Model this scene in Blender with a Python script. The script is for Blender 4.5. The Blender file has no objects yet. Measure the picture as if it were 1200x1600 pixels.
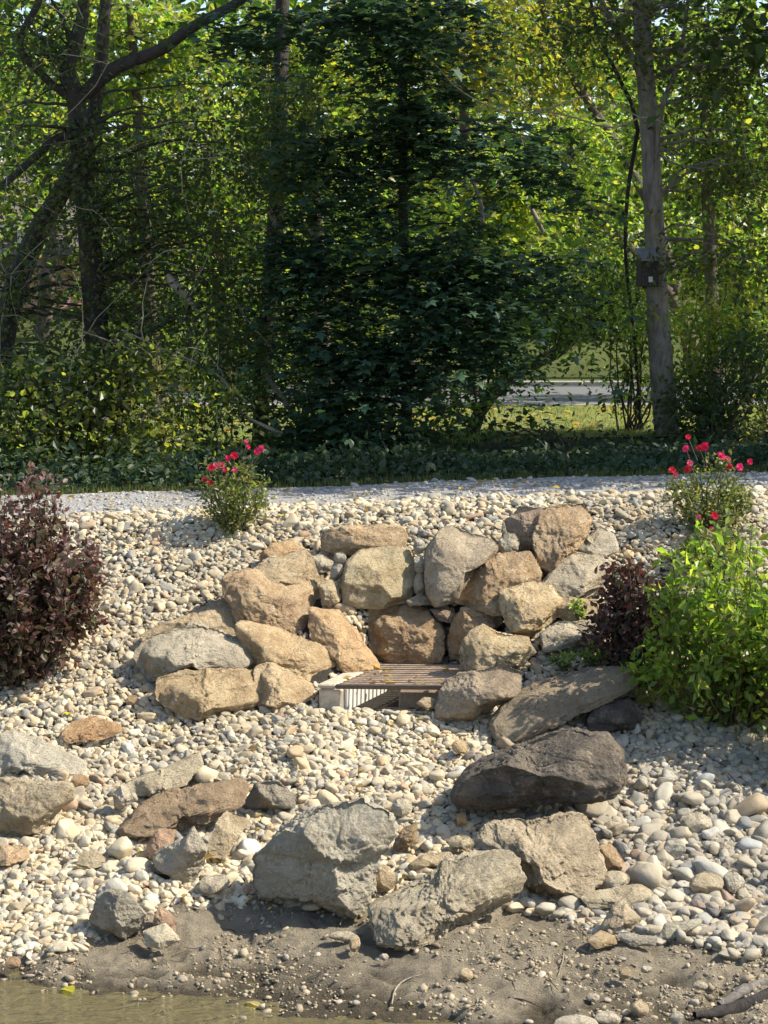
import bpy, math, random
import numpy as np
from mathutils import Vector, Matrix

C = bpy.context.scene.collection
SC = bpy.context.scene
R = math.radians
rng = np.random.default_rng(7)
random.seed(7)

# ------------------------------------------------------------------ camera, sky, sun, exposure
H = 4.73                                   # eye height above the pond
FPX = 3400.0                               # focal length measured on the 1200 x 1600 photograph
PITCH = math.atan(370 / FPX)
cam = bpy.data.cameras.new('camera')
cam.sensor_fit = 'HORIZONTAL'; cam.sensor_width = 36.0; cam.lens = 36.0 * FPX / 1200.0
cam.clip_start = 0.1; cam.clip_end = 2000
cam_o = bpy.data.objects.new('camera', cam); C.objects.link(cam_o)
cam_o.location = (0, 0, H); cam_o.rotation_euler = (math.pi / 2 - PITCH, 0, 0)
SC.camera = cam_o

SUN_EL, SUN_AZ = R(46), R(1)              # the sun stands to the right, square to the view
world = bpy.data.worlds.new('World'); SC.world = world
world.use_nodes = True
wn = world.node_tree.nodes; wl = world.node_tree.links
sky = wn.new('ShaderNodeTexSky'); sky.sky_type = 'NISHITA'; sky.sun_disc = False
sky.sun_elevation = SUN_EL; sky.sun_rotation = math.pi / 2 - SUN_AZ
wn['Background'].inputs[1].default_value = 0.15
wl.new(sky.outputs[0], wn['Background'].inputs[0])
sun = bpy.data.lights.new('sun', 'SUN'); sun.energy = 5.0; sun.angle = R(0.5); sun.color = (1.0, 0.93, 0.80)
sun_o = bpy.data.objects.new('sun', sun); C.objects.link(sun_o)
SDIR = Vector((math.cos(SUN_EL) * math.cos(SUN_AZ), math.cos(SUN_EL) * math.sin(SUN_AZ), math.sin(SUN_EL)))
sun_o.rotation_euler = SDIR.to_track_quat('Z', 'Y').to_euler(); sun_o.location = (20, 10, 30)
SC.view_settings.view_transform = 'Standard'; SC.view_settings.look = 'None'
SC.view_settings.exposure = 0.62; SC.view_settings.gamma = 1.0; SC.view_settings.use_curve_mapping = False
SC.render.engine = 'CYCLES'
SC.cycles.max_bounces = 8; SC.cycles.transparent_max_bounces = 8

# ------------------------------------------------------------------ helpers
def ray(px, py):
    a = (px - 600) / FPX; b = (800 - py) / FPX
    cp, sp = math.cos(PITCH), math.sin(PITCH)
    # camera axes: right (1,0,0), forward (0,cp,-sp), up (0,sp,cp)
    v = Vector((a, cp + b * sp, -sp + b * cp))
    return v / v.y                          # per metre of distance
def at(px, py, d):
    v = ray(px, py); return Vector((v.x * d, d, H + v.z * d))
def zat(py, d): return at(600, py, d).z

def sstep(a, b, x):
    t = np.clip((x - a) / (b - a), 0, 1); return t * t * (3 - 2 * t)

def _hash(ix, iy, iz, s):
    h = (ix * 374761393 + iy * 668265263 + iz * 2147483647 + s * 1274126177) & 0xffffffff
    h = ((h ^ (h >> 13)) * 1274126177) & 0xffffffff
    h = (h ^ (h >> 16)) & 0xffffffff
    return h.astype(np.float64) / 2147483648.0 - 1.0
def vnoise(p, s=0):
    i = np.floor(p).astype(np.int64); f = p - i; f = f * f * f * (f * (f * 6 - 15) + 10)
    x, y, z = i[:, 0], i[:, 1], i[:, 2]; fx, fy, fz = f[:, 0], f[:, 1], f[:, 2]
    def h(a, b, c): return _hash(x + a, y + b, z + c, s)
    def mix(a, b, t): return a + (b - a) * t
    return mix(mix(mix(h(0,0,0), h(1,0,0), fx), mix(h(0,1,0), h(1,1,0), fx), fy),
               mix(mix(h(0,0,1), h(1,0,1), fx), mix(h(0,1,1), h(1,1,1), fx), fy), fz)
def fbm(p, s=0, octv=4, gain=0.5):
    out = 0; a = 1.0
    for k in range(octv):
        out = out + a * vnoise(p * (2.03 ** k) + 17.3 * k, s + k); a *= gain
    return out
def fbm2(x, y, s=0, octv=4, gain=0.5):
    p = np.stack([np.ravel(x), np.ravel(y), np.zeros(np.size(x))], 1)
    return fbm(p, s, octv, gain).reshape(np.shape(x))

def mesh(name, v, f, mat=None, parent=None, smooth=True, col=None, loc=None):
    """one mesh object from numpy verts (n,3) and faces (m,3) or (m,4), or a list of such face arrays"""
    me = bpy.data.meshes.new(name)
    v = np.asarray(v, dtype=np.float32)
    fl = f if isinstance(f, list) else [f]
    fl = [np.asarray(a, dtype=np.int32) for a in fl if len(a)]
    li = np.concatenate([a.ravel() for a in fl])
    tot = np.concatenate([np.full(len(a), a.shape[1], np.int32) for a in fl])
    st = np.concatenate([[0], np.cumsum(tot)[:-1]]).astype(np.int32)
    me.vertices.add(len(v)); me.vertices.foreach_set('co', v.ravel())
    me.loops.add(len(li)); me.loops.foreach_set('vertex_index', li)
    me.polygons.add(len(tot)); me.polygons.foreach_set('loop_start', st)
    me.polygons.foreach_set('use_smooth', np.full(len(tot), smooth, dtype=bool))
    me.update(calc_edges=True)
    if col is not None:
        c = np.ones((len(v), 4), np.float32); c[:, :3] = col
        at_ = me.color_attributes.new('Col', 'FLOAT_COLOR', 'POINT'); at_.data.foreach_set('color', c.ravel())
    if mat: me.materials.append(mat)
    o = bpy.data.objects.new(name, me); C.objects.link(o)
    if parent: o.parent = parent
    if loc is not None: o.location = loc
    return o
def tag(o, label=None, cat=None, group=None, kind=None):
    if label: o['label'] = label
    if cat: o['category'] = cat
    if group: o['group'] = group
    if kind: o['kind'] = kind
    return o
def thing(name, label, cat, loc=(0, 0, 0), rotz=0, group=None):
    o = bpy.data.objects.new(name, None); C.objects.link(o)
    o.location = loc; o.rotation_euler = (0, 0, rotz); o.empty_display_size = 0.1
    return tag(o, label, cat, group)

class MB:
    """collects tubes and boxes; numpy arrays out"""
    def __init__(s): s.v = []; s.f3 = []; s.f4 = []; s.n = 0
    def add(s, v, f):
        v = np.asarray(v, float); f = np.asarray(f) + s.n
        s.v.append(v); s.n += len(v)
        (s.f3 if f.shape[1] == 3 else s.f4).append(f)
    def tube(s, pts, rad, sides=8, wob=0.0, seed=0):
        pts = np.asarray(pts, float); n = len(pts)
        rad = np.interp(np.linspace(0, 1, n), np.linspace(0, 1, len(np.atleast_1d(rad))), np.atleast_1d(rad))
        t = np.gradient(pts, axis=0); t /= np.linalg.norm(t, axis=1)[:, None] + 1e-9
        ref = np.array([1.0, 0.05, 0.03]) if abs(t[0][0]) < 0.8 else np.array([0.0, 0.1, 1.0])
        a = np.cross(t, ref); a /= np.linalg.norm(a, axis=1)[:, None] + 1e-9
        b = np.cross(t, a)
        th = np.linspace(0, 2 * np.pi, sides, endpoint=False)
        rr = rad[:, None] * np.ones(sides)
        if wob:
            q = np.stack(np.broadcast_arrays(np.cos(th)[None] * 2.0, np.sin(th)[None] * 2.0, np.arange(n)[:, None] * .35), -1).reshape(-1, 3)
            rr = rr * (1 + wob * vnoise(q, seed).reshape(n, sides))
        v = pts[:, None] + rr[..., None] * (np.cos(th)[None, :, None] * a[:, None] + np.sin(th)[None, :, None] * b[:, None])
        i = np.arange(n - 1)[:, None] * sides; j = np.arange(sides)[None]; k = (j + 1) % sides
        f = np.stack([i + j, i + k, i + sides + k, i + sides + j], -1).reshape(-1, 4)
        s.add(v.reshape(-1, 3), f)
    def box(s, lo, hi, bev=0.0):
        lo = np.array(lo, float); hi = np.array(hi, float)
        c = (lo + hi) / 2; h = (hi - lo) / 2
        if bev <= 0:
            v = [c + h * np.array([x, y, z]) for z in (-1, 1) for y in (-1, 1) for x in (-1, 1)]
            f = [[0,2,3,1],[4,5,7,6],[0,1,5,4],[2,6,7,3],[0,4,6,2],[1,3,7,5]]
            s.add(v, f); return
        b = min(bev, h.min() * .9); v = []; idx = {}
        for x in (-1, 1):
            for y in (-1, 1):
                for z in (-1, 1):
                    for ax in range(3):
                        sg = np.array([x, y, z], float); p = c + sg * (h - b); p[ax] = c[ax] + sg[ax] * h[ax]
                        idx[(x, y, z, ax)] = len(v); v.append(p)
        f4 = []; f3 = []
        for ax in range(3):
            o1, o2 = [(1, 2), (2, 0), (0, 1)][ax]
            for sg in (-1, 1):
                q = []
                for u, w in ((-1, -1), (1, -1), (1, 1), (-1, 1)):
                    k = [0, 0, 0]; k[ax] = sg; k[o1] = u; k[o2] = w; q.append(idx[(*k, ax)])
                f4.append(q if sg > 0 else q[::-1])
            for u in (-1, 1):
                for w in (-1, 1):
                    q = []
                    k = [0, 0, 0]; k[o1] = u; k[o2] = w
                    k[ax] = -1; q += [idx[(*k, o1)], idx[(*k, o2)]]
                    k[ax] = 1; q += [idx[(*k, o2)], idx[(*k, o1)]]
                    f4.append(q if u * w < 0 else q[::-1])
        for x in (-1, 1):
            for y in (-1, 1):
                for z in (-1, 1):
                    q = [idx[(x, y, z, a)] for a in range(3)]
                    f3.append(q if x * y * z > 0 else q[::-1])
        n0 = s.n; s.v.append(np.array(v)); s.n += len(v)
        s.f4.append(np.array(f4) + n0); s.f3.append(np.array(f3) + n0)
    def build(s, name, mat, parent=None, smooth=True, loc=None, xf=None):
        v = np.concatenate(s.v)
        fl = ([np.concatenate(s.f4)] if s.f4 else []) + ([np.concatenate(s.f3)] if s.f3 else [])
        if xf is not None: v = v - np.array(xf)
        return mesh(name, v, fl, mat, parent, smooth, loc=loc)

def ico(sub):
    import bmesh
    bm = bmesh.new(); bmesh.ops.create_icosphere(bm, subdivisions=sub, radius=1.0)
    bm.verts.ensure_lookup_table()
    v = np.array([x.co[:] for x in bm.verts]); f = np.array([[q.index for q in p.verts] for p in bm.faces])
    bm.free(); return v / np.linalg.norm(v, axis=1)[:, None], f
ICO = {k: ico(k) for k in (1, 2, 3, 4, 5, 6, 7)}

def spline(pts, n):
    pts = np.asarray(pts, float); m = len(pts)
    p = np.vstack([2 * pts[0] - pts[1], pts, 2 * pts[-1] - pts[-2]])
    out = []
    for t in np.linspace(0, m - 1 - 1e-6, n):
        i = int(t); u = t - i; a, b, c, d = p[i], p[i + 1], p[i + 2], p[i + 3]
        out.append(.5 * (2 * b + (c - a) * u + (2 * a - 5 * b + 4 * c - d) * u * u + (3 * b - a - 3 * c + d) * u ** 3))
    return np.array(out)

# ------------------------------------------------------------------ materials
def newmat(name):
    m = bpy.data.materials.new(name); m.use_nodes = True
    nt = m.node_tree; return m, nt.nodes, nt.links, nt.nodes['Principled BSDF']
def noise_node(n, l, vec, scale, detail=6, rough=0.6, dist=0.0):
    t = n.new('ShaderNodeTexNoise'); t.inputs['Scale'].default_value = scale
    t.inputs['Detail'].default_value = detail; t.inputs['Roughness'].default_value = rough
    t.inputs['Distortion'].default_value = dist
    l.new(vec, t.inputs['Vector']); return t.outputs['Fac']
def ramp(n, l, fac, a, b):
    t = n.new('ShaderNodeMapRange'); t.interpolation_type = 'SMOOTHSTEP'
    t.inputs['From Min'].default_value = a; t.inputs['From Max'].default_value = b
    l.new(fac, t.inputs['Value']); return t.outputs[0]
def mixc(n, l, fac, a, b, mode='MIX'):
    t = n.new('ShaderNodeMix'); t.data_type = 'RGBA'; t.blend_type = mode
    for sock, val in ((t.inputs[0], fac), (t.inputs[6], a), (t.inputs[7], b)):
        if hasattr(val, 'is_output'): l.new(val, sock)
        elif isinstance(val, (tuple, list)): sock.default_value = (*val, 1)
        else: sock.default_value = val
    return t.outputs[2]
def math_n(n, l, op, a, b=None):
    t = n.new('ShaderNodeMath'); t.operation = op
    for i, val in enumerate((a, b)):
        if val is None: continue
        if hasattr(val, 'is_output'): l.new(val, t.inputs[i])
        else: t.inputs[i].default_value = val
    return t.outputs[0]
def bump(n, l, h, dist, strength=1.0, prev=None):
    t = n.new('ShaderNodeBump'); t.inputs['Distance'].default_value = dist; t.inputs['Strength'].default_value = strength
    l.new(h, t.inputs['Height'])
    if prev is not None: l.new(prev, t.inputs['Normal'])
    return t.outputs[0]
def coords(n, which='Object'):
    return n.new('ShaderNodeTexCoord').outputs[which]

def rock_mat(name, c1, c2, spot, stain, spot_amt=.5, lichen=None, warm=(1.22, 1.20, 1.14)):
    m, n, l, b = newmat(name)
    co = coords(n)
    info = n.new('ShaderNodeObjectInfo')
    add = n.new('ShaderNodeVectorMath'); add.operation = 'ADD'
    l.new(co, add.inputs[0])
    sc = n.new('ShaderNodeVectorMath'); sc.operation = 'SCALE'; sc.inputs[0].default_value = (13, 7, 19)
    l.new(info.outputs['Random'], sc.inputs['Scale']); l.new(sc.outputs[0], add.inputs[1])
    v = add.outputs[0]
    big = noise_node(n, l, v, 3.4, 8, .68, .7)
    mid = noise_node(n, l, v, 11, 8, .7)
    fine = noise_node(n, l, v, 60, 6, .75)
    col = mixc(n, l, ramp(n, l, big, .40, .60), c1, c2)
    col = mixc(n, l, math_n(n, l, 'MULTIPLY', ramp(n, l, mid, .52, .70), spot_amt), col, spot)
    st = noise_node(n, l, v, 5.0, 7, .7, .8)
    col = mixc(n, l, math_n(n, l, 'MULTIPLY', ramp(n, l, st, .55, .72), .6), col, stain)
    if lichen:
        lv = noise_node(n, l, v, 7.5, 8, .75)
        col = mixc(n, l, math_n(n, l, 'MULTIPLY', ramp(n, l, lv, .60, .68), .7), col, lichen)
    wob = n.new('ShaderNodeVectorMath'); wob.operation = 'MULTIPLY_ADD'
    nt_ = n.new('ShaderNodeTexNoise'); nt_.inputs['Scale'].default_value = 4.5; nt_.inputs['Detail'].default_value = 6; l.new(v, nt_.inputs['Vector'])
    l.new(nt_.outputs['Color'], wob.inputs[0]); wob.inputs[1].default_value = (.35, .35, .35); l.new(v, wob.inputs[2])
    vc = n.new('ShaderNodeTexVoronoi'); vc.feature = 'DISTANCE_TO_EDGE'; vc.inputs['Scale'].default_value = 2.6; l.new(wob.outputs[0], vc.inputs['Vector'])
    brk = ramp(n, l, noise_node(n, l, v, 2.0, 3, .6), .42, .62)
    crack = math_n(n, l, 'MULTIPLY', math_n(n, l, 'SUBTRACT', 1.0, ramp(n, l, vc.outputs['Distance'], .0, .022)), brk)
    col = mixc(n, l, math_n(n, l, 'MULTIPLY', crack, .75), col, stain)
    wv = n.new('ShaderNodeTexNoise'); wv.inputs['Scale'].default_value = 3.0; wv.inputs['Detail'].default_value = 7; wv.inputs['Roughness'].default_value = .65
    mpl = n.new('ShaderNodeMapping'); mpl.inputs['Scale'].default_value = (.7, .7, 5.0); mpl.inputs['Rotation'].default_value = (.2, .35, 0); l.new(v, mpl.inputs['Vector']); l.new(mpl.outputs[0], wv.inputs['Vector'])
    lay = wv.outputs['Fac']
    col = mixc(n, l, math_n(n, l, 'MULTIPLY', ramp(n, l, lay, .5, .66), .45), col, c2)
    col = mixc(n, l, math_n(n, l, 'MULTIPLY', ramp(n, l, fine, .3, .7), .5), col, (.62, .6, .56), 'OVERLAY')
    col = mixc(n, l, 1.0, col, info.outputs['Color'], 'MULTIPLY')
    col = mixc(n, l, 1.0, col, warm, 'MULTIPLY')
    l.new(col, b.inputs['Base Color'])
    b.inputs['Roughness'].default_value = .88; b.inputs['Specular IOR Level'].default_value = .25
    vo = n.new('ShaderNodeTexVoronoi'); vo.inputs['Scale'].default_value = 34; l.new(v, vo.inputs['Vector'])
    pits = ramp(n, l, vo.outputs['Distance'], 0.0, .45)
    h = math_n(n, l, 'ADD', math_n(n, l, 'MULTIPLY', mid, 1.2), math_n(n, l, 'MULTIPLY', pits, .25))
    h = math_n(n, l, 'SUBTRACT', math_n(n, l, 'ADD', h, math_n(n, l, 'MULTIPLY', lay, .9)), math_n(n, l, 'MULTIPLY', crack, .35))
    n1 = bump(n, l, h, .075, 1.0)
    n2 = bump(n, l, fine, .018, 1.0, n1)
    l.new(n2, b.inputs['Normal'])
    return m
ROCK = {
 'tan':    rock_mat('tan_limestone', (.57,.455,.30), (.40,.305,.19), (.67,.60,.47), (.25,.17,.10), .7, None, (1.21, 1.18, 1.11)),
 'orange': rock_mat('ochre_limestone', (.55,.405,.245), (.39,.27,.165), (.65,.55,.40), (.28,.175,.095), .7, None, (1.21, 1.17, 1.10)),
 'grey':   rock_mat('grey_limestone', (.50,.455,.37), (.39,.35,.28), (.60,.565,.49), (.25,.22,.175), .6, (.56,.55,.48)),
 'buff':   rock_mat('buff_limestone', (.53,.46,.345), (.38,.32,.235), (.63,.575,.47), (.25,.21,.15), .6, (.42,.40,.30)),
 'black':  rock_mat('black_rock', (.11,.098,.085), (.062,.058,.055), (.25,.22,.18), (.04,.038,.037), .6, (.23,.21,.16)),
 'pale':   rock_mat('pale_limestone', (.57,.50,.385), (.47,.405,.30), (.64,.59,.50), (.36,.30,.22), .5),
 'rust':   rock_mat('rusty_rock', (.38,.285,.205), (.28,.205,.15), (.47,.385,.29), (.19,.13,.095), .6),
 'mossy':  rock_mat('mossy_grey_limestone', (.53,.465,.355), (.41,.35,.265), (.61,.56,.46), (.15,.15,.09), .6, (.16,.18,.095)),
}
def attr_mat(name, rough=.8, bump_scale=40, bump_d=.006, var=.35, spec=.3, obj=False):
    m, n, l, b = newmat(name)
    co = coords(n)
    if obj:
        c = n.new('ShaderNodeObjectInfo').outputs['Color']
    else:
        a = n.new('ShaderNodeAttribute'); a.attribute_name = 'Col'; c = a.outputs['Color']
    f = noise_node(n, l, co, bump_scale, 6, .65)
    g = noise_node(n, l, co, bump_scale * .25, 4, .6)
    c = mixc(n, l, math_n(n, l, 'MULTIPLY', ramp(n, l, f, .3, .7), var), c, (.72, .70, .66), 'OVERLAY')
    c = mixc(n, l, math_n(n, l, 'MULTIPLY', ramp(n, l, g, .45, .75), var), c, (.6, .55, .48), 'MULTIPLY')
    l.new(c, b.inputs['Base Color'])
    b.inputs['Roughness'].default_value = rough; b.inputs['Specular IOR Level'].default_value = spec
    l.new(bump(n, l, f, bump_d, .8), b.inputs['Normal'])
    return m
M_PEB = attr_mat('river_pebble', .75, 45, .006, .35)
M_COB = attr_mat('river_cobble', .75, 2.4, .008, .4, obj=True)

def leaf_mat(name, trans=.45, tint=(1.25, 1.15, .5), rough=.55, spec=.3):
    m, n, l, b = newmat(name)
    a = n.new('ShaderNodeAttribute'); a.attribute_name = 'Col'
    l.new(a.outputs['Color'], b.inputs['Base Color'])
    b.inputs['Roughness'].default_value = rough; b.inputs['Specular IOR Level'].default_value = spec
    t = n.new('ShaderNodeBsdfTranslucent')
    l.new(mixc(n, l, 1.0, a.outputs['Color'], tint, 'MULTIPLY'), t.inputs['Color'])
    mx = n.new('ShaderNodeMixShader'); mx.inputs[0].default_value = trans
    l.new(b.outputs[0], mx.inputs[1]); l.new(t.outputs[0], mx.inputs[2])
    l.new(mx.outputs[0], n['Material Output'].inputs['Surface'])
    return m
M_LEAF = leaf_mat('green_leaf', .5, (2.5, 2.75, .9), .4, .5)
M_MAPLE = leaf_mat('maple_leaf', .3, (1.3, 1.4, .7), .5)
M_PURPLE = leaf_mat('purple_leaf', .3, (1.5, .8, .7), .5)
M_PETAL = leaf_mat('rose_petal', .3, (1.2, .8, .8), .6, .1)

def bark_mat(name, c1, c2, scale=14):
    m, n, l, b = newmat(name)
    co = coords(n)
    mp = n.new('ShaderNodeMapping'); mp.inputs['Scale'].default_value = (1, 1, .28); l.new(co, mp.inputs['Vector'])
    f = noise_node(n, l, mp.outputs[0], scale, 8, .7, .6)
    g = noise_node(n, l, co, 3, 5, .6)
    c = mixc(n, l, ramp(n, l, f, .35, .65), c2, c1)
    c = mixc(n, l, math_n(n, l, 'MULTIPLY', ramp(n, l, g, .5, .7), .5), c, (c1[0] * 1.3, c1[1] * 1.35, c1[2] * 1.2))
    l.new(c, b.inputs['Base Color']); b.inputs['Roughness'].default_value = .9
    l.new(bump(n, l, f, .03, .9), b.inputs['Normal'])
    return m
BARK = {'grey': bark_mat('grey_bark', (.32,.28,.235), (.17,.145,.12)),
        'dark': bark_mat('dark_bark', (.058,.046,.038), (.028,.024,.02)),
        'brown': bark_mat('brown_bark', (.12,.09,.065), (.06,.045,.035)),
        'pale': bark_mat('pale_dead_wood', (.42,.36,.27), (.25,.2,.14), 25),
        'stem': bark_mat('green_stem', (.13,.13,.06), (.09,.07,.04), 40)}

def simple_mat(name, col, rough=.7, metal=0.0, noise=(.3, 20), bd=.004):
    m, n, l, b = newmat(name)
    co = coords(n)
    f = noise_node(n, l, co, noise[1], 7, .65)
    c = mixc(n, l, math_n(n, l, 'MULTIPLY', ramp(n, l, f, .35, .7), noise[0] * 2), col, tuple(x * .45 for x in col))
    l.new(c, b.inputs['Base Color']); b.inputs['Roughness'].default_value = rough; b.inputs['Metallic'].default_value = metal
    l.new(bump(n, l, f, bd, .7), b.inputs['Normal'])
    return m

# ------------------------------------------------------------------ the shape of the ground
_nd = np.array([-400, 0, 3, 5, 10, 13, 14.08, 15.3, 18.05, 20.75, 21.2, 24, 30, 44, 45.5, 50, 60, 100, 400])
_nz = np.array([3.1, 3.1, .1, -1.0, -.8, -.25, zat(1545, 14.08), zat(1420, 15.3), zat(1110, 18.05), zat(797, 20.75), 0, 0, 0, 0, 0, 0, 0, 0, 0])
PZ = float(_nz[9]) + .02                   # level of the path and the lawn
_nz[10:14] = PZ; _nz[14:] = [PZ + .05, PZ + 1.0, PZ + 2.2, PZ + 4, PZ + 9]
_fd = np.concatenate([np.linspace(-400, 0, 80), np.linspace(0.05, 60, 1200), np.linspace(61, 400, 100)])
_fz = np.interp(_fd, _nd, _nz)
k_ = np.ones(7) / 7
_fz[90:1270] = np.convolve(_fz, k_, 'same')[90:1270]
GR_O = at(497, 1103, 18.12)                # front-left foot of the grated basin
GR_R = R(-3); SHEAR = .33
def gloc(x, y):                            # world -> basin axes
    dx = x - GR_O.x; dy = y - GR_O.y; c, s = math.cos(-GR_R), math.sin(-GR_R)
    lx_ = dx * c - dy * s; ly_ = dx * s + dy * c
    return lx_ - SHEAR * ly_, ly_
def G(x, d, carve=True, detail=True):
    x = np.asarray(x, float); d = np.asarray(d, float)
    sh = np.clip(.24 * (x + 2.54) - .04, -.4, .8) * (1 - sstep(13.5, 16.2, d)) * sstep(9, 12, d)
    z = np.interp(d + sh, _fd, _fz)
    z = z + .034 * np.clip(x, -7, 7) * sstep(17.5, 20.6, d) * (1 - sstep(27, 36, d))
    if detail:
        mud = sstep(12.5, 13.5, d) * (1 - sstep(15.0, 16.2, d))
        z = z + .055 * fbm2(x * 1.1, d * 1.1, 3, 4) * sstep(12.5, 14.2, d) * (1 - sstep(20.3, 21, d))
        if np.any(mud > 0):
            z = z + mud * (.036 * fbm2(x * 3.2, d * 3.2, 8, 5, .62) - .022 * np.clip(fbm2(x * 2.1, d * 4.2, 14, 3) - .25, 0, 1) + .020 * np.abs(fbm2(x * 11, d * 11, 9, 3, .65)))
    if carve:
        lx, ly = gloc(x, d)
        w = sstep(-.15, .12, lx) * (1 - sstep(1.05, 1.35, lx)) * sstep(-.8, -.25, ly) * (1 - sstep(1.12, 1.5, ly))
        fl = GR_O.z - .045 + .175 * sstep(.9, 1.05, ly)
        z = z * (1 - w) + np.minimum(z, fl) * w
    return z
def hit(px, py, carve=False):
    v = ray(px, py); d = np.linspace(11, 60, 5000)
    g = G(v.x * d, d, carve, False); zz = H + v.z * d
    i = np.argmax(zz <= g)
    return float(d[i])
def hitp(px, py, carve=True):
    d = hit(px, py, carve); p = at(px, py, d); p.z = float(G(p.x, d, carve)); return p
def slope_n(x, d):
    e = .05
    gx = (G(x + e, d, True, False) - G(x - e, d, True, False)) / (2 * e); gd = (G(x, d + e, True, False) - G(x, d - e, True, False)) / (2 * e)
    n = np.stack([-gx, -gd, np.ones_like(gx)], -1); return n / np.linalg.norm(n, axis=-1)[..., None]

# ------------------------------------------------------------------ setting: ground, pond, path, lawn, road
xs = np.concatenate([-np.geomspace(400, 4.6, 30), np.arange(-4.5, 4.51, .03), np.geomspace(4.6, 400, 30)])
ds = np.concatenate([-np.geomspace(400, .5, 12), np.linspace(0, 11.9, 30), np.arange(12, 16.4, .024), np.arange(16.42, 21.6, .045), np.arange(21.7, 62, .5), np.geomspace(62, 420, 24)])
X, D = np.meshgrid(xs, ds)
Zg = G(X, D)
nx, ny = len(xs), len(ds)
ii = (np.arange(ny - 1)[:, None] * nx + np.arange(nx - 1)[None]).ravel()
gf = np.stack([ii, ii + 1, ii + nx + 1, ii + nx], 1)
nz1 = fbm2(X * 1.7, D * 1.7, 21, 4)
soil = np.array([.085, .072, .055]); mudc = np.array([.43, .36, .25]); wetm = np.array([.13, .105, .065]); forest = np.array([.07, .055, .032]); lawnc = np.array([.13, .16, .04])
colg = np.broadcast_to(soil, X.shape + (3,)).copy()
PX_ = X / np.maximum(D, .1) * FPX + 600
dm = np.interp(PX_, [-400, 100, 250, 400, 820, 900, 1100, 1200, 1500], [hit(50, 1495), hit(60, 1485), hit(180, 1440), hit(330, 1400), hit(760, 1412), hit(900, 1440), hit(1000, 1465), hit(1190, 1500), hit(1190, 1510)])
wm = 1 - sstep(0.0, .35, D - dm + .12 * nz1)
colg = colg * (1 - wm[..., None]) + (mudc * (1 + .22 * nz1[..., None])) * wm[..., None]
ww = 1 - sstep(0.01, .075, Zg + .03 * nz1)
colg = colg * (1 - ww[..., None]) + wetm * ww[..., None]
wf = sstep(22.6, 23.2, D)[..., None]
colg = colg * (1 - wf) + forest * (1 + .3 * nz1[..., None]) * wf
wlm = (sstep(28.0, 29.0, D + .8 * nz1) * (1 - sstep(70, 75, D)))[..., None]
colg = colg * (1 - wlm) + lawnc * (1 + .25 * nz1[..., None]) * wlm
m, n, l, b = newmat('bank_soil')
co = coords(n); a = n.new('ShaderNodeAttribute'); a.attribute_name = 'Col'
f1 = noise_node(n, l, co, 9, 8, .7); f2 = noise_node(n, l, co, 70, 6, .7)
c = mixc(n, l, math_n(n, l, 'MULTIPLY', ramp(n, l, f1, .35, .7), .38), a.outputs['Color'], (.45, .42, .40), 'MULTIPLY')
c = mixc(n, l, math_n(n, l, 'MULTIPLY', ramp(n, l, f2, .55, .72), .5), c, (.36, .31, .24))
l.new(c, b.inputs['Base Color']); b.inputs['Roughness'].default_value = .85; b.inputs['Specular IOR Level'].default_value = .3
f3 = noise_node(n, l, co, 28, 7, .7, .5)
l.new(bump(n, l, f2, .025, 1.0, bump(n, l, f3, .06, 1.0, bump(n, l, f1, .08, 1.0))), b.inputs['Normal'])
ground = mesh('ground', np.stack([X, D, Zg], -1).reshape(-1, 3), gf, m, col=colg.reshape(-1, 3))
tag(ground, 'brown muddy shore and bank under the pebbles and the woods', 'ground', kind='structure')

def sheet(name, xs_, dfun0, dfun1, nd, dz, mat, label, cat, bumpy=0.0, seed=0):
    x = np.asarray(xs_); t = np.linspace(0, 1, nd)
    d0 = dfun0(x); d1 = dfun1(x)
    Dd = d0[None] + (d1 - d0)[None] * t[:, None]; Xx = np.broadcast_to(x[None], Dd.shape)
    Zz = G(Xx, Dd) + dz
    if bumpy: Zz = Zz + bumpy * np.abs(fbm2(Xx * 6, Dd * 6, seed, 3))
    n_ = len(x); ii = (np.arange(nd - 1)[:, None] * n_ + np.arange(n_ - 1)[None]).ravel()
    o = mesh(name, np.stack([Xx, Dd, Zz], -1).reshape(-1, 3), np.stack([ii, ii + 1, ii + n_ + 1, ii + n_], 1), mat)
    return tag(o, label, cat, kind='structure')
# pond
m, n, l, b = newmat('murky_water')
co = coords(n)
mp = n.new('ShaderNodeMapping'); mp.inputs['Scale'].default_value = (1.4, 3.0, 1); l.new(co, mp.inputs['Vector'])
w1 = noise_node(n, l, mp.outputs[0], 2.2, 3, .5, 1.2); w2 = noise_node(n, l, mp.outputs[0], 7, 3, .5, .6)
b.inputs['Base Color'].default_value = (.135, .112, .05, 1); b.inputs['Roughness'].default_value = .04
b.inputs['IOR'].default_value = 1.5; b.inputs['Specular IOR Level'].default_value = .5
l.new(bump(n, l, w2, .03, .7, bump(n, l, w1, .12, .7)), b.inputs['Normal'])
wx, wd = np.meshgrid(np.linspace(-300, 300, 41), np.linspace(2.5, 15.2, 20))
n_ = 41; ii = (np.arange(19)[:, None] * n_ + np.arange(40)[None]).ravel()
water = mesh('water', np.stack([wx, wd, np.zeros_like(wx)], -1).reshape(-1, 3), np.stack([ii, ii + 1, ii + n_ + 1, ii + n_], 1), m)
tag(water, 'murky olive brown pond water at the muddy shore', 'water', kind='structure')
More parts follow.
